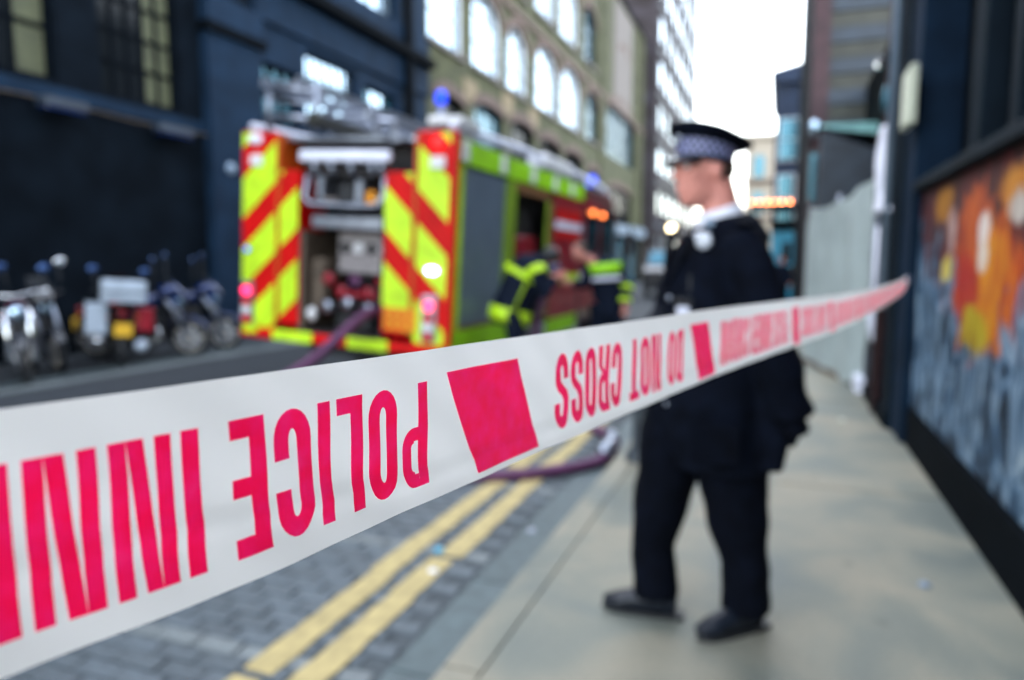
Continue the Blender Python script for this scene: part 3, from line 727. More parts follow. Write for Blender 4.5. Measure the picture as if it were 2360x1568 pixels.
tp = empty('police_tape', tuple(PATH[1])); tag(tp, 'white police cordon tape with upside-down red lettering stretched across the foreground', 'police tape')
def to_local(p): return p - Vector(PATH[1])
b = MB(); vs = []; fs = []; us = []; u = -.11
while u < TA[-1]-U0:
    us.append(u); u += .0035 if u < .9 else (.012 if u < 2.5 else .05)
us.append(TA[-1]-U0); NV = 26
for u in us:
    for j in range(NV+1): vs.append(to_local(tape_at(u, -.0375+.075*j/NV)))
for i in range(len(us)-1):
    for j in range(NV): k = i*(NV+1)+j; fs.append((k, k+NV+1, k+NV+2, k+1))
b.add(vs, fs); o = link('strip', b.mesh('strip'), tp, 'tapew', True)

# condensed heavy letters as quad strips: unit box w x 1, stroke s (in letter units of height)
def band(pL, pR): return (pL, pR)
def arcs(cx, cy, ro, ri, a0, a1, n=10, sy=1.0):
    L, Rr = [], []
    for i in range(n+1):
        a = a0+(a1-a0)*i/n; L.append((cx+ro*cos(a), cy+ro*sy*sin(a))); Rr.append((cx+ri*cos(a), cy+(ro*sy-(ro-ri)*1.0*(.9))*sin(a) if sy != 1 else cy+ri*sin(a)))
    return L, Rr
def vline(x0, x1, y0, y1, n=12):
    return ([(x0, y0+(y1-y0)*i/n) for i in range(n+1)], [(x1, y0+(y1-y0)*i/n) for i in range(n+1)])
def hline(x0, x1, y0, y1, n=6):
    return ([(x0+(x1-x0)*i/n, y0) for i in range(n+1)], [(x0+(x1-x0)*i/n, y1) for i in range(n+1)])
def chain(*parts):
    L, Rr = [], []
    for a, c in parts: L += a; Rr += c
    return L, Rr
def glyph(ch):
    s = .172; w = .44; r = w/2; ri = r-s; e = .0; cap = 1.15
    top = lambda a0, a1, cy=1-r*cap: arcs(r, cy, r, ri, a0, a1, 12, cap)
    if ch == 'I': return .16, [vline(0, .16, 0, 1)]
    if ch == 'O':
        rt_ = vline(w, w-s, r*cap, 1-r*cap); lf = vline(0, s, 1-r*cap, r*cap)
        return w, [chain(rt_, top(0, pi), lf, arcs(r, r*cap, r, ri, pi, 2*pi, 12, cap))]
    if ch == 'C':
        return w, [chain(vline(w, w-s, .62, 1-r*cap, 3), top(0, pi), vline(0, s, 1-r*cap, r*cap), arcs(r, r*cap, r, ri, pi, 2*pi, 12, cap), vline(w, w-s, r*cap, .38, 3))]
    if ch == 'D':
        return w, [vline(0, s, 0, 1), chain(hline(s, w-r, 1, 1-.13, 2), arcs(w-r, 1-r*1.0, r, ri, pi/2, 0, 10), vline(w, w-s, 1-r, r), arcs(w-r, r, r, ri, 0, -pi/2, 10), hline(w-r, s, 0, .13, 2))]
    if ch in 'PR':
        y0 = .42; c1 = .82; parts = [vline(0, s, 0, 1), chain(hline(s, w-.2, 1, 1-.13, 2), arcs(w-.2, .80, .2, .2-s+.02, pi/2, 0, 8), vline(w, w-s+.02, .80, y0+.2, 4), arcs(w-.2, y0+.2, .2, .2-s+.02, 0, -pi/2, 8), hline(w-.2, s, y0, y0+.13, 2))]
        if ch == 'R': parts += [([(w-.16, y0-.001), (w-.02, .30), (w-.01, .15), (w+.01, 0)][0:4], [(w-.30, y0-.001), (w-.17, .30), (w-.165, .15), (w-.15, 0)])]
        return w, parts
    if ch == 'L': return .36, [vline(0, s, 0, 1), hline(s, .36, 0, .14)]
    if ch == 'E': return .36, [vline(0, s, 0, 1), hline(s, .36, 0, .14), hline(s, .35, .43, .57), hline(s, .36, .86, 1)]
    if ch == 'T': return .40, [hline(0, .40, .87, 1), vline(.2-s/2, .2+s/2, 0, .869)]
    if ch == 'N':
        q = .50; t = .138; n = 12
        dl = [(t+.002 + (q-2*t-.13)*i/n, 1-i/n*.999) for i in range(n+1)]; 
        A = [(t + .004 if False else t + (q-2*t-.135)*i/n, 1-i/n) for i in range(n+1)]
        Bq = [(min(q-t, t+.135+(q-2*t-.135)*i/n), 1-i/n) for i in range(n+1)]
        return q, [vline(0, t-.0005, 0, 1), (A, Bq), vline(q-t+.0005, q, 0, 1)]
    if ch == 'S':
        h = .5; parts = chain(vline(w, w-s, .66, 1-r*cap, 2), top(0, pi), vline(0, s, 1-r*cap, .63, 2),
            ([(0.02, .57), (.09, .50), (.20, .42)], [(s+.02, .60), (.24, .52), (w-s-.03, .44)][0:3]) if False else ([(.01, .58), (.06, .50), (.17, .43), (.26, .37)], [(s+.005, .62), (.24, .55), (.35, .49), (.42, .41)]),
            ([(w-s, .33), (w-s, r*cap)], [(w, .34), (w, r*cap)]))
        # lower bowl: outer side is now the right hand list
        lo, li = arcs(r, r*cap, r, ri, 2*pi, pi, 12, cap)
        lo2 = vline(0, s, r*cap, .34, 2)
        return w, [chain(parts, (li, lo), (lo2[1], lo2[0]))]
    return .2, []
VT, VBm = .0222, -.0282
def letter(ch, u_r, wid, off=.00035):
    gw, strips = glyph(ch); b = MB(); vs = []; fs = []
    for L, Rr in strips:
        k = len(vs); n = len(L)
        for a, c in zip(L, Rr):
            for f in (0, .5, 1):
                x = a[0]+(c[0]-a[0])*f; y = a[1]+(c[1]-a[1])*f
                vs.append(to_local(tape_at(u_r - x/gw*wid, VBm + (1-(1-y))*0 + (VT-VBm)*(1-y) if True else 0, off)))
        for i in range(n-1):
            for j in range(2): q = k+3*i+j; fs.append((q, q+1, q+4, q+3))
    b.add(vs, fs); return link('letter', b.mesh('letter'), tp, 'ink')
def words(txt, u_left, u_right):
    gl = [(.30 if ch == ' ' else glyph(ch)[0]) for ch in txt]; gap = .085
    tot = sum(gl) + gap*(len(txt)-1); sc = (u_right-u_left)/tot; u = u_right
    for ch, g in zip(txt, gl):
        if ch != ' ' and u > -.14: letter(ch, u, g*sc)
        u -= (g+gap)*sc
def block(u0, w_, slant=.0275):
    b = MB(); vs = []; fs = []; n, m = 24, 20
    for i in range(n+1):
        for j in range(m+1):
            q = j/m; v = .0247 + (-.0340-.0247)*q
            vs.append(to_local(tape_at(u0 + slant*q + w_*i/n, v, .00035)))
    for i in range(n):
        for j in range(m): k = i*(m+1)+j; fs.append((k, k+1, k+m+2, k+m+1))
    b.add(vs, fs); return link('red_block', b.mesh('red_block'), tp, 'ink')
# explicit positions for the first repeats, then the same period on
words('POLICE', .1864, .2985)
words('INNER', .0850, .1747); words('CORDON', -.057, .0745)
block(.3144, .0725)
words('CROSS', .4365, .552); words('NOT', .5680, .6440); words('DO', .6630, .7050)
block(.7290, .0605)
words('CORDON', .8363, .9567); words('INNER', .9680, 1.0745); words('POLICE', 1.0850, 1.1749)
block(1.200, .046, .018)
words('CROSS', 1.278, 1.385); words('NOT', 1.398, 1.466); words('DO', 1.478, 1.521)
u = 1.545
while u < 5.2:
    block(u, .06)
    words('CORDON', u+.108, u+.228); words('INNER', u+.24, u+.346); words('POLICE', u+.357, u+.447)
    block(u+.475, .055)
    words('CROSS', u+.56, u+.665); words('NOT', u+.68, u+.75); words('DO', u+.762, u+.805)
    u += .835
b = MB(); b.ell(tuple(to_local(Vector((.925, 6.17, 1.262)))), (.02, .05, .035)); b.obj('knot', 'bikeblue', tp, True)

# ------------------------------------------------------------------ fire engine
FE = empty('fire_engine', (-4.53, 6.76, -.12)); tag(FE, 'red and yellow fire engine seen from its open chevroned rear', 'fire engine')
TB = Matrix.Translation((0, 0, .70)) @ Matrix.Rotation(.058, 4, 'Y') @ Matrix.Translation((0, 0, -.70))
def FB(name, m, x0, x1, y0, y1, z0, z1, par=None, bevel=0): return box(name, m, par or FE, x0, x1, y0, y1, z0, z1, bevel, TB)
def FM(): b = MB(); b.T = TB; return b
def clip(poly, x0, x1, z0, z1):
    for ax, lim, sg in ((0, x0, 1), (0, x1, -1), (1, z0, 1), (1, z1, -1)):
        out = []
        for i in range(len(poly)):
            a, c = poly[i], poly[(i+1) % len(poly)]
            ia, ic = sg*(a[ax]-lim) >= 0, sg*(c[ax]-lim) >= 0
            if ia: out.append(a)
            if ia != ic:
                t = (lim-a[ax])/(c[ax]-a[ax]); out.append((a[0]+(c[0]-a[0])*t, a[1]+(c[1]-a[1])*t))
        poly = out
        if len(poly) < 3: return []
    return poly
HW = 1.34
# rear corner structure: an outer and an inner column each side
def chevrons(par, x0, x1, z0, z1, sgn, y=-.03, per=.79, ph=0.0, skip=()):
    # stripes rise towards the centre line (sgn +1: right side, falls outwards)
    for k in range(-6, 10):
        zc = k*per + ph
        def zt(x): return zc - sgn*(x)*.95
        poly = [(x0, zt(x0)), (x1, zt(x1)), (x1, zt(x1)+per*.57), (x0, zt(x0)+per*.57)]
        poly = clip(poly, x0, x1, z0, z1)
        if len(poly) < 3: continue
        b = FM(); b.quadbox([(px, y, pz) for px, pz in poly], (0, -.006, 0)); b.obj('reflective_stripe', 'yel', par)
for s in (1, -1):
    a, c = (.90, HW) if s > 0 else (-HW, -.86)
    outer = FB('rear_corner', 'red', a, c, -.03, .0, .70, 2.92, bevel=.01)
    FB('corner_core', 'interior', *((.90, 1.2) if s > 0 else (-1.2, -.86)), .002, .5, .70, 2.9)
    ix0, ix1 = (.52, .86) if s > 0 else (-.82, -.56)
    inner = FB('rear_door_leaf', 'red', ix0, ix1, -.03, .5, .78, 2.50, bevel=.015)
    FB('edge_strip', 'orange', *((.865, .895) if s > 0 else (-.855, -.825)), -.035, .4, .80, 2.9)
    ph = .42 if s > 0 else .42
    chevrons(outer, a+.015, c-.07 if s > 0 else c-.01, .72, 2.90, s, ph=.04)
    chevrons(inner, ix0+.01, ix1-.01, .80, 2.49, s, ph=.04)
    # lamp cluster
    lx = 1.10 if s > 0 else -1.24
    cl = FB('lamp_cluster', 'silver', lx-.09, lx+.09, -.06, -.038, .74, 1.24, bevel=.01)
    for zz, mm in ((.80, 'red'), (.91, 'white'), (1.0, 'red')): FB('lens', mm, lx-.05, lx+.05, -.075, -.062, zz-.04, zz+.04, cl)
    b = FM(); b.lathe((lx, -.062, 1.13), (0, -1, 0), [(0.05, 0), (.045, .025), (0, .03)], 16); b.obj('tail_lamp', 'redlamp', cl, True)
    FB('reflector', 'white', (1.06 if s > 0 else -1.2), (1.22 if s > 0 else -1.04), -.07, -.04, 2.54, 2.66, bevel=.005)
b = FM(); b.ell((1.12, -.06, 1.50), (.07, .03, .035)); b.obj('strobe_lamp', 'strobe', FE, True)
b = FM(); b.ell((-1.24, -.06, 1.60), (.03, .02, .03)); b.obj('strobe_lens', 'bluelamp', FE, True)
b = FM(); b.lathe((1.13, -.04, 2.80), (0, -1, 0), [(.045, 0), (.04, .03), (0, .04)], 14); b.obj('high_level_lamp', 'redlamp2', FE, True)
b = FM(); b.ell((-1.15, -.04, 2.83), (.10, .03, .06)); b.obj('high_level_lens', 'whitesheet', FE, True)
pl = FB('hazard_plate', 'platea', .56, .95, -.045, -.032, .84, 1.08, bevel=.004)
for i in range(3):
    for j in range(2): FB('plate_mark', 'red', .61+i*.1, .65+i*.1, -.05, -.046, .89+j*.09, .93+j*.09, pl)
# rear step with blocks
st = FB('rear_step', 'red', -1.30, 1.30, -.10, .30, .60, .705, bevel=.02)
for (x0, x1) in ((-.84, -.30), (.15, .66)): FB('reflective_block', 'yel', x0, x1, -.125, -.098, .60, .72, st, bevel=.02)
FB('side_marker', 'yel', -1.24, -1.05, -.115, -.101, .66, .73, st)
# pump bay
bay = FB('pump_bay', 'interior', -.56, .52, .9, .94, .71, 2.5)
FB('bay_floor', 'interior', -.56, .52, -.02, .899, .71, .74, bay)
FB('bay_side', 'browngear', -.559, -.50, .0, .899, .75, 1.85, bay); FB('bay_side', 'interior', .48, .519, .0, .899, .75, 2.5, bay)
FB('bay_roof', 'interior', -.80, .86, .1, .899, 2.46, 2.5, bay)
FB('roof_skin', 'silver', -HW+.02, HW-.02, .1, 7.2, 2.84, 2.88)
FB('valance', 'silver', -.44, .515, .02, .10, 1.88, 2.03, bay, bevel=.02)
FB('gauge_panel', 'panel', -.22, .515, .25, .29, 1.40, 1.86, bay, bevel=.01)
for i in range(4):
    b = FM(); b.lathe((-.12+i*.17, .25, 1.68), (0, -1, 0), [(.06, 0), (.06, .03), (.045, .035), (0, .033)], 16); b.obj('gauge', 'white' if i % 2 else 'dark', bay, True)
for i in range(5):
    x = -.25+i*.17; z = 1.32 - (i % 2)*.13
    b = FM(); b.lathe((x, .22, z), (0, -1, 0), [(.03, 0), (.03, .08), (.075, .09), (.075, .115), (0, .12)], 10); b.obj('valve_wheel', 'crimson' if i != 2 else 'purple', bay, True)
for i in range(3):
    b = FM(); b.lathe((-.2+i*.26, .2, 1.02 + .05*(i % 2)), (0, -1, 0), [(.04, 0), (.055, .12), (.07, .14), (.07, .2), (0, .2)], 14); b.obj('outlet', 'silver', bay, True)
FB('handle_bar', 'crimson', -.15, .40, .12, .16, 1.14, 1.20, bay, bevel=.01)
FB('gear_bag', 'browngear', -.49, -.30, .1, .5, .95, 1.55, bay, bevel=.04); FB('gear_box', 'dark', -.28, .2, .3, .7, .75, .95, bay, bevel=.02)
b = FM(); b.ell((-.42, .05, .92), (.06, .05, .08)); b.obj('nozzle', 'white', bay, True)
# stowage tray above the bay
tr = FM(); tr.tube([(-.47, .0, 2.45), (-.50, -.02, 2.22), (-.42, -.03, 2.14), (.0, -.03, 2.13), (.42, -.03, 2.14), (.50, -.02, 2.22), (.5, .0, 2.45)], .028, 8); tro = tr.obj('stowage_tray', 'silver', FE, True)
FB('tray_floor', 'silver', -.48, .48, -.0, .6, 2.135, 2.155, tro)
for (x0, x1, z1, m) in ((-.42, -.12, 2.22, 'render'), (-.10, .08, 2.38, 'dark'), (.10, .2, 2.42, 'silver'), (.24, .34, 2.30, 'platea'), (.36, .46, 2.24, 'beige'), (-.4, -.3, 2.45, 'silver')): FB('tool_case', m, x0, x1, .05, .4, 2.16, z1, tro, bevel=.012)
FB('light_bar', 'whitesheet', -.58, .56, -.03, .05, 2.60, 2.72, bevel=.02)
for x in (-.42, -.2, .05, .3, .42):
    b = FM(); b.tube([(x, .01, 2.595), (x + .04, .05, 2.46)], .028, 8); b.obj('hanging_bracket', 'silver', FE, True)
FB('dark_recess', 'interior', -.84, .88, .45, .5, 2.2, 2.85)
# roof gantry and ladders
for x in (-.96, -.34):
    for y in (-.05, 1.1):
        b = FM(); b.tube([(x, y, 2.9), (x, y, 3.42)], .035, 6); b.obj('gantry_post', 'silver', FE, True)
for (za, zb, r_) in ((3.40, 3.32, .035), (3.08, 3.04, .035), (3.25, 3.2, .02)):
    b = FM(); b.tube([(-1.0, -.05, za), (-.3, -.05, zb)], r_, 6); b.obj('gantry_bar', 'silver', FE, True)
for k, (x0, x1, z, y0, y1) in enumerate(((-.95, -.45, 3.36, -.2, 6.2), (-.25, .35, 3.02, -.1, 6.6))):
    lb_ = FM(); lb_.box(x0, x0+.045, y0, y1, z, z+.10); lb_.box(x1-.045, x1, y0, y1, z, z+.10); lad = lb_.obj('ladder', 'silver', FE)
    n = 20
    for i in range(n):
        y = y0+.1+i*(y1-y0-.2)/(n-1); b = FM(); b.tube([(x0+.046, y, z+.05), (x1-.046, y, z+.05)], .016, 6); b.obj('rung', 'silver', lad)
FB('ladder_beam', 'olive', -.33, -.20, -.25, 5.8, 2.93, 3.08, bevel=.02)
b = FM(); b.tube([(.40, -.05, 2.86), (.45, -.05, 3.02), (.62, -.05, 3.0), (.62, -.05, 2.8)], .05, 6); b.obj('gantry_foot', 'silver', FE)
for s in (1, -1):
    b = FM(); b.tube([(s*1.25, .03, 2.98), (s*1.25, 2.2, 3.04), (s*1.25, 4.2, 3.04), (s*1.25, 6.6, 2.98), (s*1.2, 7.7, 2.82)], .045, 8); b.obj('roof_rail', 'whitesheet', FE, True)
    FB('rail_box', 'white', *((1.05, 1.33) if s > 0 else (-1.33, -1.05)), 2.9, 4.3, 2.92, 3.10, bevel=.02)
bc = FM(); bc.tube([(1.02, .2, 2.9), (1.02, .2, 3.2)], .03, 8); bco = bc.obj('beacon_post', 'silver', FE, True)
b = FM(); b.lathe((1.02, .2, 3.24), (0, 0, 1), [(.05, 0), (.06, .02), (.055, .09), (.03, .12), (0, .13)], 16); b.obj('blue_beacon', 'bluelamp', bco, True)
FB('beacon_mount', 'white', .95, 1.33, .05, .55, 3.0, 3.08, bevel=.01)
b = FM(); b.lathe((1.1, 6.4, 3.0), (0, 0, 1), [(.09, 0), (.10, .04), (.095, .13), (.05, .17), (0, .18)], 16); b.obj('blue_beacon', 'bluelamp', FE, True)
# body sides
for s in (1, -1):
    def SB(name, m, t, y0, y1, z0, z1, par=None, bevel=0, t0=0.0):
        x0, x1 = (HW+t0, HW+t0+t) if s > 0 else (-HW-t0-t, -HW-t0)
        return FB(name, m, x0, x1, y0, y1, z0, z1, par, bevel)
    FB('body_side', 'interior', *((HW-.30, HW-.25) if s > 0 else (-HW+.25, -HW+.30)), .55, 5.0, .8, 2.85)
    SB('roof_band', 'lime', .02, .12, 5.05, 2.62, 2.86, t0=-.03)
    for yb in (.10, 1.2, 2.3, 3.3, 4.2): SB('band_lamp', 'white', .03, yb, yb+.14, 2.64, 2.84, t0=-.008, bevel=.008)
    SB('corner_post', 'orange', .02, .003, .07, .72, 2.86, t0=-.03)
    SB('corner_post', 'yel', .02, .072, .19, .72, 2.60, t0=-.03)
    sh = SB('roller_shutter', 'shutter', .01, .20, 1.46, .90, 2.60, t0=-.05)
    for k in range(26): SB('slat', 'shutter', .008, .21, 1.45, .91+k*.0645, .965+k*.0645, sh, t0=-.039)
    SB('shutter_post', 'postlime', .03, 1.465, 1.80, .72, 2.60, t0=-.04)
    SB('locker_trim', 'brown', .03, 1.81, 3.2, 2.48, 2.60, t0=-.04)
    SB('locker_post', 'brown', .03, 3.20, 3.42, .8, 2.47, t0=-.04)
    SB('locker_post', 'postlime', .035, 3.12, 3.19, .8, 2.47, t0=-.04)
    SB('locker_floor', 'interior', .25, 1.81, 3.1, .80, .84, t0=-.30)
    SB('locker_shelf', 'silver', .24, 1.81, 3.1, 1.6, 1.63, t0=-.30)
    SB('locker_gear', 'crimson', .2, 2.2, 2.9, 1.64, 1.95, t0=-.29, bevel=.04)
    SB('red_panel', 'crimson', .03, 3.43, 5.0, .75, 2.60, t0=-.04)
    SB('logo_panel', 'red', .01, 3.6, 4.9, 1.95, 2.4, t0=-.009)
    SB('side_band', 'whitesheet', .008, 3.5, 4.95, 2.10, 2.22, t0=.002)
    SB('side_band', 'yel', .01, 3.43, 5.0, 1.28, 1.42, t0=-.009)
    SB('skirt', 'lime', .03, .02, 1.7, .62, .86, t0=-.04)
    SB('skirt_trim', 'brown', .025, .2, 1.7, .865, .895, t0=-.04)
    SB('skirt', 'lime', .03, 3.4, 5.0, .50, .74, t0=-.04)
# cab
cabb = FM(); prof = [(5.05, .55), (5.05, 2.86), (7.2, 2.86), (7.75, 2.55), (8.1, 1.6), (8.15, .55)]
cabb.quadbox([(-HW+.02, y, z) for y, z in prof], (2*HW-.04, 0, 0)); cab_ = cabb.obj('cab', 'maroon', FE, bevel=.03)
for s in (1, -1):
    X = HW-.018 if s > 0 else -HW+.018
    def CP(name, m, pts, t=.015): 
        b = FM(); b.quadbox([(X, y, z) for y, z in pts], (s*t, 0, 0)); return b.obj(name, m, cab_)
    CP('door', 'crimson', [(5.2, .8), (6.3, .8), (6.3, 2.65), (5.2, 2.65)], .012)
    CP('side_window', 'glassdim', [(5.3, 1.75), (6.2, 1.75), (6.2, 2.5), (5.3, 2.5)], .02)
    CP('door', 'maroon', [(6.4, .8), (7.6, .8), (7.7, 1.6), (7.35, 2.6), (6.4, 2.6)], .012)
    CP('side_window', 'glassdim', [(6.5, 1.65), (7.6, 1.65), (7.28, 2.5), (6.5, 2.5)], .02)
    CP('side_band', 'whitesheet', [(5.1, 1.28), (7.95, 1.28), (7.95, 1.42), (5.1, 1.42)], .026)
    b = FM(); b.tube([(s*(HW+.0), 7.6, 2.4), (s*(HW+.28), 7.75, 2.35), (s*(HW+.28), 7.75, 1.8)], .02, 6); ma = b.obj('mirror_arm', 'dark', cab_, True)
    FB('mirror', 'dark', *((HW+.2, HW+.36) if s > 0 else (-HW-.36, -HW-.2)), 7.7, 7.78, 1.75, 2.2, ma, bevel=.02)
    for yy in (5.6, 6.35):
        if s > 0: b = FM(); b.ell((HW+.03, yy, 2.46), (.03, .05, .042)); b.obj('amber_glow', 'amber2', cab_, True)  # added glowing blobs in place of amber reflections
b = FM(); b.quadbox([(-1.15, 7.5, 2.69), (1.15, 7.5, 2.69), (1.15, 8.04, 1.75), (-1.15, 8.04, 1.75)], (0, .05, .02)); b.obj('windscreen', 'glassdim', cab_)
FB('chassis', 'dark', -.55, .55, .2, 7.8, .45, .60)
for (y) in (2.42, 6.75):
    for s in (1, -1):
        b = MB(); b.torus((s*1.12, y, .46), (1, 0, 0), .33, .14, 28, 8, 1.0); wh = b.obj('wheel', 'dark', FE, True)
        b = MB(); b.lathe((s*1.12, y, .46), (s, 0, 0), [(.24, .0), (.24, .11), (.18, .06), (.1, .12), (0, .12)], 20); b.obj('rim', 'alloy', wh, True)
        b = FM(); n = 10; pts = [(s*(HW-.02), y + .56*cos(pi*i/n), .50+.56*sin(pi*i/n)) for i in range(n+1)]; b.tube(pts, .05, 6); b.obj('wheel_arch', 'dark', FE, True)

# ------------------------------------------------------------------ hose
HP = catmull([(-4.08, 6.95, .86), (-4.10, 6.55, .84), (-4.35, 5.9, .40), (-4.75, 5.2, .03), (-4.9, 4.6, -.06), (-4.3, 4.0, -.062), (-3.2, 3.95, -.062), (-2.3, 4.25, -.062), (-1.7, 4.5, -.06), (-1.42, 4.72, -.055), (-1.18, 5.06, -.05), (-1.14, 5.4, .0), (-1.30, 5.85, -.055), (-1.8, 6.5, -.06), (-2.4, 7.4, -.03), (-2.65, 7.9, .5), (-2.62, 8.3, 1.12)], 10)
b = MB(); b.tube([tuple(p) for p in HP], [.055 if i < 40 else .042 for i in range(len(HP))], 12); ho = b.obj('fire_hose', 'purple', None, True); tag(ho, 'dark purple fire hose running from the engine rear across the road', 'hose')
b = MB(); b.tube([(-1.17, 5.10, -.01), (-1.15, 5.28, .02)], .055, 12); b.obj('coupling', 'silver', ho, True)
b = MB(); b.tube([(-1.145, 5.36, .03), (-1.20, 5.52, .02)], .055, 12); b.obj('coupling', 'silver', ho, True)
bo = empty('bollard', (-.86, 5.0, 0)); tag(bo, 'black cast bollard at the kerb half hidden behind the police tape', 'bollard')
b = MB(); b.lathe((0, 0, 0), (0, 0, 1), [(.12, 0), (.115, .05), (.085, .09), (.075, .12), (.065, .7), (.08, .72), (.08, .76), (.06, .78)], 18); b.obj('post', 'bollard', bo, True)
b = MB(); b.lathe((0, 0, .78), (0, 0, 1), [(.06, 0), (.085, .02), (.085, .07), (.05, .12), (0, .13)], 18); b.obj('cap', 'bollard', bo, True)
b = MB(); b.lathe((-1.60, 3.23, -.092), (0, 0, 1), [(0, .012), (.022, .012), (.025, .009), (.026, 0)], 16); o = b.obj('bottle_cap', 'shopblue', None, True); tag(o, 'small bright blue bottle cap lying between the yellow lines', 'bottle cap')
b = MB(); b.lathe((-1.52, 3.0, -.0915), (0, 0, 1), [(0, .006), (.022, .006), (.026, 0)], 12); o = b.obj('paper_scrap', 'white', None, True); tag(o, 'crumpled white paper scrap on the nearer yellow line', 'litter')

# ------------------------------------------------------------------ motorcycles (forward = +x, front wheel hub at x = 0)
def motorcycle(loc, yaw, label, kind, wheelr=.30, body='bikeblue', lean=6, mir=1.42):
    t = empty('motorcycle', loc, yaw); t.rotation_euler = (R(lean), 0, yaw)
    tag(t, label, 'motorcycle', 'motorcycles parked along the dark wall')
    def wheel(x, wd=.05):
        b = MB(); b.torus((x, 0, wheelr), (0, 1, 0), wheelr-wd, wd, 30, 8, 1.05); wl = b.obj('wheel', 'dark', t, True)
        b = MB(); b.torus((x, 0, wheelr), (0, 1, 0), wheelr-2*wd+.012, .016, 28, 6, 1.6)
        for k in range(5):
            a = 2*pi*k/5; b.tube([(x+.04*cos(a), 0, wheelr+.04*sin(a)), (x+(wheelr-2*wd)*cos(a), 0, wheelr+(wheelr-2*wd)*sin(a))], [.045, .03], 6)
        b.lathe((x, -.05, wheelr), (0, 1, 0), [(0, 0), (.06, .0), (.06, .1), (0, .1)], 12)
        b.obj('rim', 'alloy', wl, True)
        b = MB(); b.lathe((x, -.07, wheelr), (0, 1, 0), [(.09, 0), (.15, 0), (.15, .008), (.09, .008), (.09, 0)], 20); b.obj('brake_disc', 'silver', wl)
        return wl
    wb = 1.38 if kind != 'scooter' else 1.28
    wheel(0); wheel(-wb, .06)
    fm = 'chrome' if kind == 'cruiser' else 'silver'
    rake = .24 if kind == 'cruiser' else .30
    for s in (1, -1):
        b = MB(); b.tube([(0, s*.115, wheelr), (-rake*.62, s*.125, wheelr+.48), (-rake, s*.125, .98)], [.045, .042, .036] if kind == 'cruiser' else [.032, .03, .028], 10); b.obj('fork', fm, t, True)
    hb = MB(); hy = .36; hz = 1.06 if kind != 'cruiser' else 1.12
    hb.tube([(-.48, -hy, hz+.02), (-.38, -.16, hz), (-.36, 0, hz-.03), (-.38, .16, hz), (-.48, hy, hz+.02)], .015, 8); hbo = hb.obj('handlebar', 'chrome' if kind == 'cruiser' else 'dark', t, True)
    for s in (1, -1):
        b = MB(); b.tube([(-.44, s*.27, hz), (-.38, s*.32, hz+.17), (-.37, s*.34, mir-.05)], .008, 6); ms = b.obj('mirror_stem', 'dark', t, True)
        b = MB(); b.ell((-.37, s*.36, mir), (.022, .075, .055)); b.obj('mirror', 'chrome' if (body == 'black' and s > 0) else 'mirrorblue', ms, True)
    b = MB(); b.ell((-rake+.13, 0, .90), (.11, .10, .10)); hl = b.obj('headlamp', 'mirrorblue' if kind != 'scooter' else 'black', t, True)
    b = MB(); b.lathe((-rake+.20, 0, .90), (1, 0, 0), [(.085, -.01), (.08, .03), (.04, .045), (0, .05)], 16); b.obj('headlamp_glass', 'glass', hl, True)
    b = MB(); n = 9; b.tube([((wheelr+.03)*cos(R(20)+R(130)*i/n), 0, wheelr+(wheelr+.03)*sin(R(20)+R(130)*i/n)) for i in range(n+1)], (.075 if False else [(.075, .015)]*(n+1)), 8); b.obj('mudguard', body if kind != 'cruiser' else 'black', t, True)
    # tank, seat, engine, exhaust, tail
    b = MB(); b.tube([(-.34, 0, .88), (-.48, 0, .93), (-.65, 0, .92), (-.80, 0, .84)], [(.06, .05), (.15, .12), (.14, .12), (.08, .06)], 14); b.obj('fuel_tank', body, t, True)
    b = MB(); b.tube([(-.74, 0, .80), (-.95, 0, .80), (-1.2, 0, .86), (-1.5, 0, .92)], [(.10, .04), (.14, .055), (.12, .05), (.07, .03)], 12); b.obj('seat', 'dark', t, True)
    b = MB(); b.box(-.88, -.42, -.17, .17, .30, .62); b.box(-.66, -.50, -.13, .13, .60, .80); b.obj('engine_block', 'interior', t, bevel=.03)
    b = MB(); b.tube([(-.45, -.12, .55), (-.38, -.16, .34), (-.7, -.2, .24), (-1.1, -.22, .28)], .025, 8); b.tube([(-1.05, -.22, .28), (-1.55, -.24, .38)], [.04, .055], 12); b.obj('exhaust', 'chrome', t, True)
    b = MB(); b.tube([(-.35, 0, .95), (-.75, 0, .75), (-1.15, 0, .72), (-1.45, 0, .80)], .03, 8); b.tube([(-.40, 0, .85), (-.45, 0, .35), (-.95, 0, .28), (-wb, 0, wheelr)], .03, 8); b.obj('frame', 'dark', t, True)
    b = MB(); b.tube([(-wb+.25, 0, wheelr+.34), (-wb, 0, wheelr+.38), (-wb-.28, 0, wheelr+.22)], [(.09, .015)]*3, 8); b.obj('rear_mudguard', body, t, True)
    b = MB(); b.ell((-1.58, 0, .80), (.03, .07, .045)); b.obj('tail_lamp', 'crimson', t, True)
    b = MB(); b.box(-1.665, -1.655, -.115, .115, .48, .66); b.obj('number_plate', 'platey', t)
    for s in (1, -1):
        b = MB(); b.ell((-1.52, s*.18, .74), (.035, .03, .025)); b.obj('indicator', 'orange', t, True)
    if kind == 'tourer' or kind == 'scooter':
        b = MB(); b.tube([(-.02, 0, .95), (-.22, 0, 1.08), (-.38, 0, 1.1)], [(.05, .05), (.2, .15), (.22, .08)], 14); b.obj('fairing', body, t, True)
        b = MB(); b.quadbox([(-.10, -.15, 1.1), (-.10, .15, 1.1), (-.30, .11, 1.34), (-.30, -.11, 1.34)], (-.008, 0, 0)); b.obj('windscreen', 'glassdim', t)
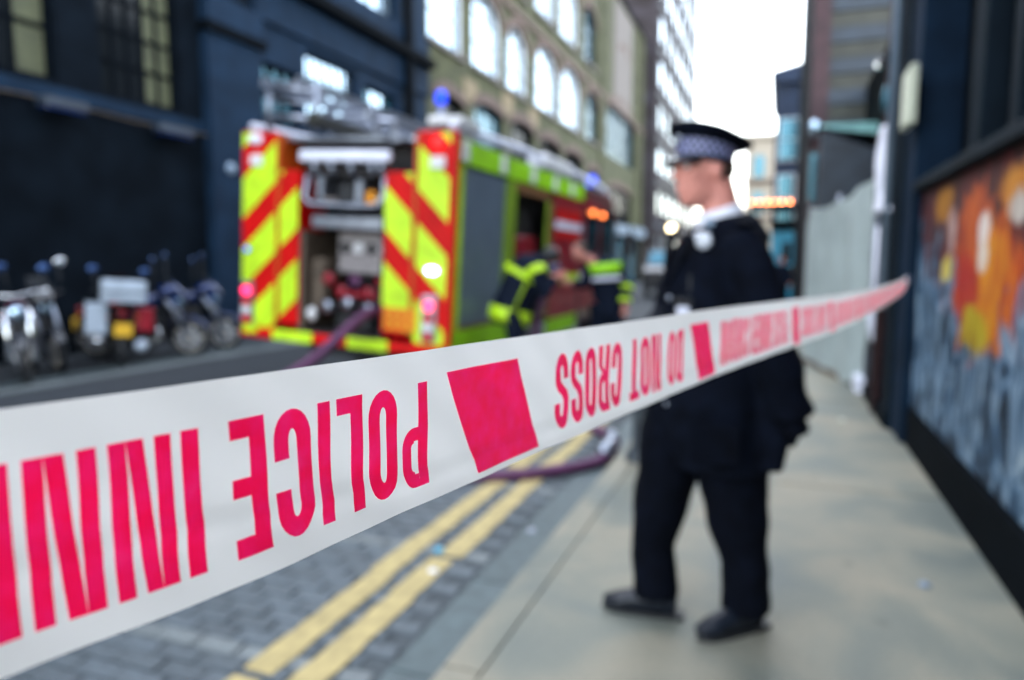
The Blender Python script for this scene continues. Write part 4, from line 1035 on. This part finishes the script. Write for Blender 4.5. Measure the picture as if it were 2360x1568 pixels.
    if kind == 'scooter':
        b = MB(); b.box(-1.76, -1.22, -.28, .28, .96, 1.27); organic(b, 'top_box', 'paleblue', t, .02, 8); b = MB(); b.box(-1.77, -1.215, -.285, .285, 1.09, 1.11); b.obj('box_seam', 'dark', t)
        b = MB(); b.box(-1.62, -1.0, .20, .46, .50, .92); organic(b, 'pannier', 'paleblue', t, .02, 9)
        b = MB(); b.box(-1.5, -.98, -.40, -.18, .54, .88); organic(b, 'pannier', 'crimson', t, .02, 9)
        b = MB(); b.ell((-1.56, -.24, .34), (.14, .09, .09), 14, 8); b.obj('silencer_cover', 'paleblue', t, True)
    return t
G = -.12
motorcycle((-8.75, 6.2, G), R(-38), 'chrome-forked cruiser motorcycle facing the street at the far left edge', 'cruiser', .31, 'maroon', 5, 1.42)
motorcycle((-9.3, 7.05, G), R(-20), 'dark motorcycle with one bright round mirror behind the chrome-forked cruiser', 'tourer', .29, 'black', 6, 1.50)
motorcycle((-10.0, 8.55, G), R(142), 'motorcycle seen from behind with white top box, white pannier and yellow number plate', 'scooter', .28, 'crimson', 4, 1.40)
motorcycle((-8.95, 9.07, G), R(32), 'blue motorcycle with pale alloy wheel beside the white top box', 'tourer', .31, 'bikeblue', 6, 1.60)
motorcycle((-9.05, 9.97, G), R(32), 'blue motorcycle with pale alloy wheel right beside the fire engine', 'tourer', .31, 'bikeblue', 6, 1.60)

# ------------------------------------------------------------------ people
def hand(mb, wrist, dirv, side, r=.011, curl=.6, g=1.0):
    d = Vector(dirv).normalized(); sd_ = Vector(side).normalized(); nn = d.cross(sd_).normalized(); w_ = Vector(wrist)
    mb.tube([w_, w_+d*.04, w_+d*.085], [(.026*g, .03*g), (.020*g, .042*g), (.017*g, .040*g)], 12)
    for k, (o_, L) in enumerate(((-.031, .070), (-.011, .080), (.010, .075), (.030, .060))):
        p = w_+d*.082+sd_*o_; q1 = p+(d*cos(curl*.5)+nn*sin(curl*.5))*L*.5; q2 = q1+(d*cos(curl*1.3)+nn*sin(curl*1.3))*L*.32; q3 = q2+(d*cos(curl*2)+nn*sin(curl*2))*L*.26
        mb.tube([p-d*.02, p, q1, q2, q3], [r, r, r*.92, r*.85, r*.65], 8)
    p = w_+d*.03-sd_*.028; q1 = p+(d*.6-sd_*.7+nn*.3).normalized()*.038; q2 = q1+(d*.85-sd_*.25+nn*.5).normalized()*.032
    mb.tube([p, q1, q2], [r*1.25, r*1.1, r*.8], 8)

def head_shapes(mb, c, f, up=Vector((0, 0, 1)), k=1.0):
    c = Vector(c); f = Vector(f).normalized(); s_ = f.cross(up).normalized(); up = s_.cross(f).normalized()
    rot = Matrix((f, s_, up)).transposed()
    P = lambda a, b_, d_: c + f*a*k + s_*b_*k + up*d_*k
    mb.ell(P(-.012, 0, .03), (.098*k, .077*k, .092*k), 20, 12, rot)
    mb.ell(P(.022, 0, -.035), (.070*k, .062*k, .085*k), 18, 12, rot)
    mb.ell(P(.052, 0, -.090), (.034*k, .034*k, .026*k), 12, 8, rot)          # chin
    mb.ell(P(.0, .040, -.062), (.045*k, .022*k, .035*k), 10, 8, rot); mb.ell(P(.0, -.040, -.062), (.045*k, .022*k, .035*k), 10, 8, rot)
    mb.tube([P(.083, 0, .028), P(.108, 0, -.012), P(.100, 0, -.026)], [(.010*k, .010*k), (.016*k, .014*k), (.014*k, .008*k)], 8)   # nose
    mb.ell(P(.085, 0, -.056), (.014*k, .024*k, .007*k), 10, 6, rot); mb.ell(P(.083, 0, -.068), (.014*k, .022*k, .007*k), 10, 6, rot)  # lips
    mb.ell(P(.074, 0, .038), (.016*k, .05*k, .010*k), 10, 6, rot)            # brow
    for q in (1, -1):
        mb.ell(P(-.012, q*.079, -.005), (.018*k, .009*k, .031*k), 10, 8, rot)  # ears
        mb.ell(P(.058, q*.045, -.018), (.022*k, .018*k, .018*k), 10, 8, rot)   # cheeks
    return P, rot
def eyes(parent, P, k=1.0):
    for q in (1, -1):
        b = MB(); b.ell(P(.077, q*.030, .016), (.011*k, .013*k, .009*k), 10, 6); e = b.obj('eye', 'white', parent, True)
        b = MB(); b.ell(P(.0865, q*.030, .016), (.004*k, .005*k, .005*k), 8, 6); b.obj('iris', 'dark', e, True)
        b = MB(); b.tube([P(.080, q*.048, .036), P(.088, q*.030, .041), P(.086, q*.014, .036)], .0035*k, 6); b.obj('eyebrow', 'hair', parent, True)

# policeman: local x to the right of the picture, local y away from the camera
rt = Vector((cos(YAW), sin(YAW), 0)); hdv = Vector((-sin(YAW), cos(YAW), 0))
po = rt*.73 + hdv*2.68
PM = empty('person', (po.x, po.y, 0), YAW)
tag(PM, 'policeman in chequered peaked cap and dark overcoat standing on the pavement facing left', 'person')
F = Vector((-.97, -.24, 0))
hc = Vector((-.028, .0, 1.728))
b = MB(); P_, rot_ = head_shapes(b, hc, F + Vector((0, 0, -.03)), k=1.08)
b.tube([(.05, .0, 1.48), (.05, .0, 1.56), (.015, 0, 1.69)], [(.075, .08), (.070, .070), (.066, .064)], 16)
b.tube([(.04, 0, 1.45), (.04, 0, 1.25), (.04, 0, .95)], [(.12, .17), (.14, .16), (.14, .16)], 16)
for A_ in ([(.02, .17, 1.46), (-.04, .26, 1.34), (-.09, .28, 1.18), (-.17, .15, 1.12), (-.24, .05, 1.12)], [(.10, -.16, 1.47), (.175, -.235, 1.14), (.25, -.215, .90)]):
    b.tube(A_, [.05, .045, .04, .033, .03][:len(A_)], 10)
hand(b, (-.235, .055, 1.12), (-.5, -.7, .2), (0, .3, 1), curl=.9)
hand(b, (.25, -.215, .89), (-.18, .0, -1), (-.9, .3, .1), curl=.7)
for L_ in ([(-.05, .08, .92), (-.15, .09, .47), (-.145, .06, .10)], [(.09, -.08, .92), (.115, -.09, .47), (.165, -.06, .10)]):
    b.tube(L_, [.085, .06, .04], 12)
body = organic(b, 'body', 'skin', PM, .0085, 3)
eyes(body, P_, 1.08)
# hair visible under the cap
b = MB(); b.ell(tuple(hc+Vector((.035, .005, .015))), (.083, .079, .075), 18, 12); hr = organic(b, 'hair', 'hair', PM, .008, 2, .003, 30)
# shirt and tie
b = MB(); b.loft([(1.40, .03, 0, .165, .15), (1.48, .035, .0, .125, .12), (1.53, .04, .0, .098, .096, .10), (1.575, .036, .0, .084, .083, .26), (1.598, .033, 0, .076, .075, .30)], 24); b.obj('shirt_collar', 'shirt', PM, True)
b = MB(); b.tube([(-.055, -.012, 1.525), (-.085, -.02, 1.50), (-.115, -.03, 1.42)], [(.02, .015), (.022, .018), (.03, .015)], 8); b.obj('tie', 'black', PM, True)
# coat
b = MB()
b.loft([(1.572, .055, .005, .098, .10, .14), (1.545, .055, .0, .112, .15, .12), (1.50, .065, .0, .135, .205), (1.42, .03, .0, .165, .205), (1.30, .015, .0, .185, .205), (1.15, .02, .0, .195, .21), (1.0, .03, 0, .205, .22), (.85, .02, 0, .195, .225), (.70, .04, 0, .175, .225), (.625, .05, 0, .165, .225)], 28, rot=.24)
b.tube([(.065, -.14, 1.475), (.10, -.205, 1.36), (.155, -.245, 1.14), (.225, -.225, .93), (.248, -.22, .865)], [.085, .083, .080, .076, .080], 16)
b.tube([(.02, .17, 1.475), (-.04, .26, 1.34), (-.09, .28, 1.18), (-.17, .15, 1.12), (-.22, .07, 1.12)], [.085, .08, .07, .06, .055], 16)
b.tube([(.14, -.08, .98), (.175, -.13, .82), (.165, -.12, .66)], [(.09, .11), (.075, .12), (.06, .11)], 12)
coat = organic(b, 'coat', 'navy', PM, .012, 5, .011, 7)
# lapels, buttons, pocket, badges on the coat
fr = F.normalized(); ls = Vector((-fr.y, fr.x, 0))            # ls points to his left (towards the camera)
ls = Vector((.24, -.97, 0))
def front(a, z, o=.0): 
    c0 = Vector((.05, 0, z)); rx = .185 if z > 1.35 else .21
    an = a/.22; return c0 + fr*(rx*cos(an)+o) + ls*(.225*sin(an))
for q in (1, -1):
    b = MB(); pts = [front(.01*q, 1.30, .012), front(.075*q, 1.42, .012), front(.10*q, 1.50, .0), front(.055*q, 1.53, -.03), front(.02*q, 1.44, .008)]
    b.quadbox(pts, fr*.012); b.obj('lapel', 'navy2', PM, bevel=.003)
for k in range(4):
    b = MB(); b.ell(tuple(front(.02, 1.27-.13*k, .008)), .011, 8, 6); b.obj('button', 'silver', PM, True)
b = MB(); bc_ = front(.155, 1.475, .012)
nrm = (fr*cos(.155/.22) + ls*sin(.155/.22)).normalized()
b.lathe(tuple(bc_), tuple(nrm), [(0, .012), (.028, .011), (.034, .004), (.030, 0)], 8); b.obj('badge', 'silver', PM)
b = MB(); b.lathe(tuple(front(.15, 1.535, -.012)), tuple(nrm + Vector((0, 0, .7))), [(0, .012), (.016, .010), (.02, 0)], 10); b.obj('collar_badge', 'shutter', PM, True)
b = MB(); rp = front(.10, 1.235, .012); b.box(rp.x-.028, rp.x+.028, rp.y-.018, rp.y+.018, rp.z-.06, rp.z+.04); b.tube([(rp.x+.02, rp.y, rp.z+.03), (rp.x+.02, rp.y, rp.z+.12)], .006, 6); ra = b.obj('added_radio', 'dark', PM, bevel=.004)  # radio is made up, a mount for the pale glint
b = MB(); b.box(rp.x-.0285, rp.x+.012, rp.y-.026, rp.y-.0185, rp.z-.035, rp.z+.01); b.obj('glint_patch', 'whitesheet', ra)  # pale patch imitating a bluish-white glint on the coat
b = MB(); b.quadbox([Vector((-.12, -.245, .93)), Vector((.04, -.262, .93)), Vector((.04, -.262, .91)), Vector((-.12, -.245, .91))], (0, .0, .09)) if False else b.quadbox([Vector((-.10, -.222, .84)), Vector((.06, -.255, .84)), Vector((.06, -.260, .70)), Vector((-.10, -.230, .70))], (-.004, -.012, 0)); b.obj('pocket', 'navy2', PM, bevel=.004)
for q, aa in ((1, ls),):
    b = MB(); c1 = Vector((.045, -.105, 1.548)); b.quadbox([c1, c1+Vector((.05, 0, -.002)), c1+Vector((.055, -.11, -.028)), c1+Vector((.005, -.11, -.026))], (0, 0, .012)); b.obj('shoulder_strap', 'navy2', PM, bevel=.003)
# gloves
b = MB(); b.tube([(.262, -.22, .93), (.255, -.217, .80)], [(.040, .046), (.038, .048)], 12); hand(b, (.25, -.215, .89), (-.18, .0, -1), (-.9, .3, .1), r=.0145, curl=.7, g=1.22); organic(b, 'glove', 'navy2', PM, .006, 2)
b = MB(); hand(b, (-.235, .055, 1.12), (-.5, -.7, .2), (0, .3, 1), r=.0145, curl=.9, g=1.22); organic(b, 'glove', 'navy2', PM, .006, 2)
# trousers
b = MB()
b.tube([(-.06, .07, .94), (-.11, .08, .72), (-.118, .08, .57), (-.142, .085, .43), (-.165, .085, .28), (-.152, .07, .075)], [(.13, .12), (.132, .12), (.130, .12), (.112, .105), (.088, .088), (.094, .092)], 18)
b.tube([(.08, -.07, .94), (.10, -.07, .72), (.098, -.07, .57), (.120, -.08, .42), (.152, -.08, .27), (.165, -.065, .075)], [(.13, .12), (.134, .12), (.130, .12), (.112, .105), (.088, .088), (.100, .096)], 18)
b.tube([(.01, 0, 1.02), (.0, 0, .84)], [(.15, .16), (.16, .17)], 18)
organic(b, 'trousers', 'navy2', PM, .012, 4, .011, 6)
for (hx, hy, dx, dy) in ((-.105, .035, -.955, .30), (.205, -.055, -.93, -.36)):
    d = Vector((dx, dy, 0)).normalized(); h0 = Vector((hx, hy, 0)); b = MB()
    pp = [h0+d*x + Vector((0, 0, z)) for x, z in ((-.03, .055), (.05, .062), (.13, .055), (.20, .042), (.262, .032))]
    b.tube([tuple(p) for p in pp], [(.032, .042), (.042, .050), (.046, .045), (.048, .036), (.026, .022)], 16)
    b.tube([tuple(h0+d*.03+Vector((0, 0, .05))), tuple(h0+d*.02+Vector((0, 0, .13)))], [.045, .048], 14)
    sh_ = organic(b, 'shoe', 'leather', PM, .007, 4)
    zmin = min(v.co.z for v in sh_.data.vertices)
    for v in sh_.data.vertices: v.co.z -= zmin - .008
    b = MB(); s_ = Vector((-d.y, d.x, 0)); outl = [(-.055, -.03), (-.06, 0), (-.055, .03), (.03, .038), (.14, .045), (.23, .038), (.268, 0), (.23, -.042), (.14, -.047), (.03, -.038)]
    b.quadbox([h0 + d*a + s_*c_ + Vector((0, 0, .001)) for a, c_ in outl], (0, 0, .018)); b.obj('sole', 'dark', sh_)
# cap
cpm = bpy.data.objects.new('cap', None); C.objects.link(cpm); cpm.parent = PM; cpm.location = (hc.x+.006, hc.y, 0); cpm.rotation_euler = (0, 0, .24); cpm.scale = (1.04, 1.04, 1)
_e = Matrix.Rotation(.24, 3, 'Z') @ Matrix.Rotation(.13, 3, 'Y'); cpm.rotation_euler = _e.to_euler(); _p = Vector((0, 0, 1.79)); cpm.location = Vector((hc.x+.006, hc.y, 1.79)) - _e @ _p
b = MB(); b.loft([(1.765, .0, 0, .104, .090, -.02), (1.795, .0, 0, .105, .091, -.05), (1.824, -.0, 0, .109, .095, -.09)], 40, False)
cb_ = b.obj('cap_band', 'check', cpm, True)
uvl = cb_.data.uv_layers.new(name='UVMap')
for lp in cb_.data.loops:
    v = cb_.data.vertices[lp.vertex_index].co; a = math.atan2(v.y/.09, v.x/.104); a = a if a > -3.10 else a+2*pi
    uvl.data[lp.index].uv = (a/(2*pi)*48, (v.z - .0)*58)
b = MB(); b.loft([(1.824, .0, 0, .111, .097, -.09), (1.834, .003, 0, .132, .118, -.10), (1.852, .009, 0, .152, .134, -.13), (1.861, .009, 0, .151, .133, -.14), (1.874, .002, 0, .115, .110, -.15), (1.880, -.0, 0, .05, .05, -.13)], 40); b.obj('crown', 'navy', cpm, True)
b = MB(); b.loft([(1.755, 0, 0, .102, .088, -.02), (1.772, 0, 0, .1065, .0925, -.02)], 40, False); b.obj('braid', 'black', cpm, True)
b = MB(); vs = []; fs = []; n = 16; m_ = 5
for i in range(n+1):
    a = pi + (i/n-.5)*2.0
    for j in range(m_+1):
        q = j/m_; rr = .105 + .052*q*max(0, cos((i/n-.5)*pi))**.6; vs.append((rr*cos(a), rr*.89*sin(a), 1.768 - .030*q + .003*cos((i/n-.5)*pi)))
for i in range(n):
    for j in range(m_): k = i*(m_+1)+j; fs.append((k, k+m_+1, k+m_+2, k+1))
b.add(vs, fs); pk = b.obj('peak', 'black', cpm, True); so = pk.modifiers.new('s', 'SOLIDIFY'); so.thickness = .004
b = MB(); b.ell((-.112, 0, 1.835), (.010, .020, .026), 10, 8); b.obj('cap_badge', 'silver', cpm, True)

# firefighters, same local axes: x right of picture, y away
def person(name_, s, t, label, rz=YAW):
    p = rt*s + hdv*t; e = empty('person', (p.x, p.y, -.12), rz); tag(e, label, 'person', 'firefighters beside the fire engine'); return e
FA = person('person', .12, 8.1, 'firefighter bent forward in dark tunic with lime bands, coupling a hose beside the engine')
f = Vector((.45, .75, -.5)).normalized()
b = MB(); PA, _ = head_shapes(b, (.33, .10, 1.57), f, Vector((.45, .1, .85)))
b.tube([(.18, .03, 1.47), (.28, .08, 1.52)], [.06, .055], 12)
b.tube([(-.10, 0, 1.0), (.02, 0, 1.28), (.17, 0, 1.5)], [(.13, .15), (.14, .17), (.11, .15)], 14)
b.tube([(.16, -.18, 1.48), (.24, -.24, 1.22), (.34, -.12, 1.36)], [.05, .045, .035], 10); b.tube([(.16, .18, 1.48), (.30, .22, 1.25), (.42, .02, 1.38)], [.05, .045, .035], 10)
hand(b, (.34, -.12, 1.36), (.7, .5, .2), (0, -.2, 1), curl=.9); hand(b, (.42, .02, 1.38), (.5, -.6, .1), (0, -.2, 1), curl=.9)
for y in (-.11, .11): b.tube([(-.10, y, 1.0), (-.04, y*1.2, .52), (-.12, y*1.2, .09)], [.085, .06, .045], 12)
ba = organic(b, 'body', 'skin', FA, .010, 2); eyes(ba, PA)
b = MB(); b.ell((.315, .07, 1.60), (.105, .10, .10)); organic(b, 'hair', 'dark', FA, .010, 2, .005, 30)
b = MB(); b.tube([(-.16, 0, .82), (-.13, 0, 1.0), (.0, 0, 1.28), (.13, 0, 1.47), (.23, .01, 1.56)], [(.20, .22), (.19, .22), (.19, .24), (.16, .22), (.08, .09)], 18)
b.tube([(.13, -.19, 1.48), (.18, -.27, 1.34), (.23, -.27, 1.18), (.33, -.14, 1.34)], [.10, .09, .08, .065], 14); b.tube([(.14, .19, 1.48), (.28, .25, 1.25), (.40, .06, 1.36)], [.10, .085, .065], 14)
organic(b, 'tunic', 'ffnavy', FA, .014, 4, .008, 6)
def bandring(par, c, ax, rx, ry, h, m='yel'):
    b = MB(); ax = Vector(ax).normalized(); b.tube([tuple(Vector(c)-ax*h/2), tuple(Vector(c)+ax*h/2)], [(rx, ry)]*2, 28, caps=False); o = b.obj('reflective_band', m, par, True); so = o.modifiers.new('s', 'SOLIDIFY'); so.thickness = .006; so.offset = 1; return o
bandring(FA, (-.145, 0, .93), (.25, 0, 1), .212, .236, .15)
bandring(FA, (.155, -.235, 1.41), (.35, -.55, -1), .108, .108, .09)
bandring(FA, (.04, 0, 1.36), (.55, 0, 1), .21, .265, .07)
b = MB(); b.tube([(-.10, -.245, 1.0), (-.03, -.262, 1.15), (.04, -.262, 1.30)], [(.055, .012)]*3, 10); b.obj('reflective_band', 'yel', FA, True)
b = MB()
for y in (-.11, .11): b.tube([(-.12, y, .98), (-.05, y*1.2, .52), (-.12, y*1.25, .08)], [(.125, .115), .10, .10], 14)
organic(b, 'trousers', 'ffnavy', FA, .014, 4, .008, 6)
for y in (-.135, .135):
    bandring(FA, (-.10, y, .26), (.15, 0, 1), .108, .108, .08)
    b = MB(); b.tube([(-.16, y, .06), (0, y, .06), (.10, y, .04)], [(.05, .055), (.05, .05), (.04, .035)], 12); b.obj('boot', 'dark', FA, True)
cp = empty('hose_coupling', tuple(rt*.40 + hdv*8.05 + Vector((0, 0, 1.26)))); tag(cp, 'bright silver hose coupling held up by the bent firefighter', 'coupling')
b = MB(); b.lathe((-.05, -.08, 0), (.3, -.5, .5), [(0, 0), (.055, 0), (.07, .02), (.07, .08), (.05, .10), (.0, .10)], 16); b.obj('coupling_ring', 'chrome', cp, True)
b = MB(); b.tube([(.0, 0, .06), (.12, .05, .08)], [.04, .045], 12); b.obj('branch_pipe', 'bikeblue', cp, True)
FBm = person('person', 1.16, 9.6, 'bare-headed brown-haired firefighter with lime yoke across the shoulders, head leaning left')
f = Vector((-.8, -.35, -.35)).normalized()
b = MB(); PB, _ = head_shapes(b, (-.27, -.05, 1.66), f, Vector((-.35, 0, .9)))
b.tube([(-.06, 0, 1.50), (-.20, -.02, 1.60)], [.065, .055], 12)
b.tube([(.12, 0, 1.0), (.09, 0, 1.3), (.04, 0, 1.5)], [(.13, .15), (.17, .15), (.18, .12)], 14)
b.tube([(-.12, .02, 1.45), (-.22, -.12, 1.2), (-.38, -.10, 1.25)], [.05, .045, .035], 10); b.tube([(.24, .0, 1.45), (.36, -.05, 1.18), (.33, -.12, .95)], [.05, .045, .035], 10)
hand(b, (-.38, -.10, 1.25), (-.9, -.1, .1), (0, -.2, 1), curl=.9); hand(b, (.33, -.12, .95), (-.1, -.2, -1), (-.9, .3, 0), curl=.7)
for x in (-.0, .22): b.tube([(x, 0, 1.0), (x+.03, -.03, .52), (x, 0, .09)], [.085, .06, .045], 12)
bb_ = organic(b, 'body', 'skin', FBm, .010, 2); eyes(bb_, PB)
b = MB(); b.ell((-.258, -.028, 1.708), (.104, .100, .098)); organic(b, 'hair', 'hair', FBm, .010, 2, .006, 30)
b = MB(); b.tube([(.12, 0, .80), (.12, 0, 1.0), (.09, 0, 1.28), (.05, 0, 1.47), (-.03, 0, 1.55)], [(.20, .17), (.18, .16), (.21, .16), (.20, .14), (.09, .08)], 18)
b.tube([(-.13, .02, 1.46), (-.20, -.12, 1.22), (-.36, -.10, 1.25)], [.095, .08, .065], 14); b.tube([(.24, .0, 1.46), (.36, -.05, 1.2), (.335, -.11, .98)], [.095, .08, .068], 14)
organic(b, 'tunic', 'maroon' if False else 'ffnavy', FBm, .014, 4, .008, 6)
bandring(FBm, (.07, 0, 1.44), (-.08, 0, 1), .235, .185, .14, 'lime')
bandring(FBm, (.09, 0, 1.31), (-.05, 0, 1), .235, .19, .05, 'whitesheet')
bandring(FBm, (.36, -.05, 1.18), (-.3, -.4, -1), .09, .09, .06); bandring(FBm, (.34, -.10, 1.02), (-.1, -.3, -1), .078, .078, .06)
b = MB()
for x in (.0, .22): b.tube([(x, 0, .98), (x+.03, -.03, .52), (x, 0, .08)], [(.125, .12), .10, .10], 14)
organic(b, 'trousers', 'ffnavy', FBm, .014, 4, .008, 6)
for x in (.0, .22):
    bandring(FBm, (x+.01, -.01, .26), (.05, 0, 1), .108, .108, .08)
    b = MB(); b.tube([(x, .05, .06), (x-.02, -.06, .06), (x-.04, -.17, .04)], [(.05, .055), (.05, .05), (.04, .035)], 12); b.obj('boot', 'dark', FBm, True)

# far vehicle with one cream headlamp, and bystanders far down the street
vn = empty('parked_van', (-4.6, 31, -.12)); tag(vn, 'dark van far down the street with one glowing cream headlamp', 'van')
b = MB(); b.quadbox([(-.9, 0, .35), (-.9, 0, 1.15), (-.85, .5, 1.4), (-.8, 1.1, 2.1), (-.8, 4.8, 2.2), (-.9, 5.0, .35)], (1.8, 0, 0)); b.obj('body', 'black', vn, bevel=.04)
b = MB(); b.quadbox([(-.72, .53, 1.45), (.72, .53, 1.45), (.68, 1.02, 2.0), (-.68, 1.02, 2.0)], (0, -.03, .01)); b.obj('windscreen', 'glassmid', vn)
for s in (1, -1):
    for y in (.9, 4.1):
        b = MB(); b.torus((s*.82, y, .34), (1, 0, 0), .24, .10, 20, 8); b.obj('wheel', 'dark', vn, True)
sl = empty('shop_lantern', (-4.6, 30.2, -.12)); tag(sl, 'glowing cream street lantern on a slim post left of the policeman', 'street lamp')
b = MB(); b.tube([(.4, 0, 0), (.4, 0, 2.75)], .04, 8); b.obj('post', 'darktrim', sl, True)
b = MB(); b.ell((.42, 0, 2.93), (.16, .16, .13), 12, 8); b.obj('lamp_glass', 'creamlamp', sl, True)
def bystander(x, y, col, leg, label, h=1.0, face=0):
    e = empty('person', (x, y, -.12), face); tag(e, label, 'person', 'people standing far down the street')
    b = MB(); head_shapes(b, (0, 0, 1.62*h), (0, -1, 0)); b.tube([(0, 0, 1.35*h), (0, 0, 1.56*h)], .055, 10)
    for s in (1, -1): b.tube([(s*.17, 0, 1.38*h), (s*.24, -.02, 1.1*h), (s*.22, -.08, .86*h), (s*.21, -.09, .76*h)], [.05, .045, .035, .03], 8)
    b.tube([(0, 0, 1.42*h), (0, 0, .9*h)], [(.17, .1), (.14, .1)], 12)
    for s in (1, -1): b.tube([(s*.09, 0, .9*h), (s*.10, -.02, .48*h), (s*.10, 0, .05)], [.08, .06, .045], 10)
    organic(b, 'body', 'skin', e, .016, 2)
    b = MB(); b.ell((0, .015, 1.68*h), (.088, .10, .09)); b.obj('hair', 'hair', e, True)
    b = MB(); b.tube([(0, 0, 1.46*h), (0, 0, 1.4*h), (0, 0, 1.15*h), (0, 0, .8*h)], [(.1, .08), (.2, .12), (.17, .12), (.19, .13)], 14)
    for s in (1, -1): b.tube([(s*.17, 0, 1.39*h), (s*.25, -.02, 1.1*h), (s*.22, -.08, .86*h)], [.07, .06, .05], 10)
    organic(b, 'jacket', col, e, .02, 2)
    b = MB()
    for s in (1, -1): b.tube([(s*.09, 0, .88*h), (s*.10, -.02, .48*h), (s*.10, 0, .09)], [.11, .08, .075], 10)
    organic(b, 'trousers', leg, e, .02, 2)
    for s in (1, -1):
        b = MB(); b.tube([(s*.10, .05, .05), (s*.10, -.14, .04)], [.05, .04], 8); b.obj('shoe', 'dark', e, True)
bystander(.12, 24.0, 'ffnavy', 'navy2', 'person in dark clothes standing nearest the turquoise shopfront')
bystander(.62, 25.5, 'browngear', 'navy2', 'person in brown jacket standing just left of the pale hoarding')
bystander(-.2, 26.5, 'black', 'dark', 'person in black jacket partly behind the policeman, farthest down the pavement')
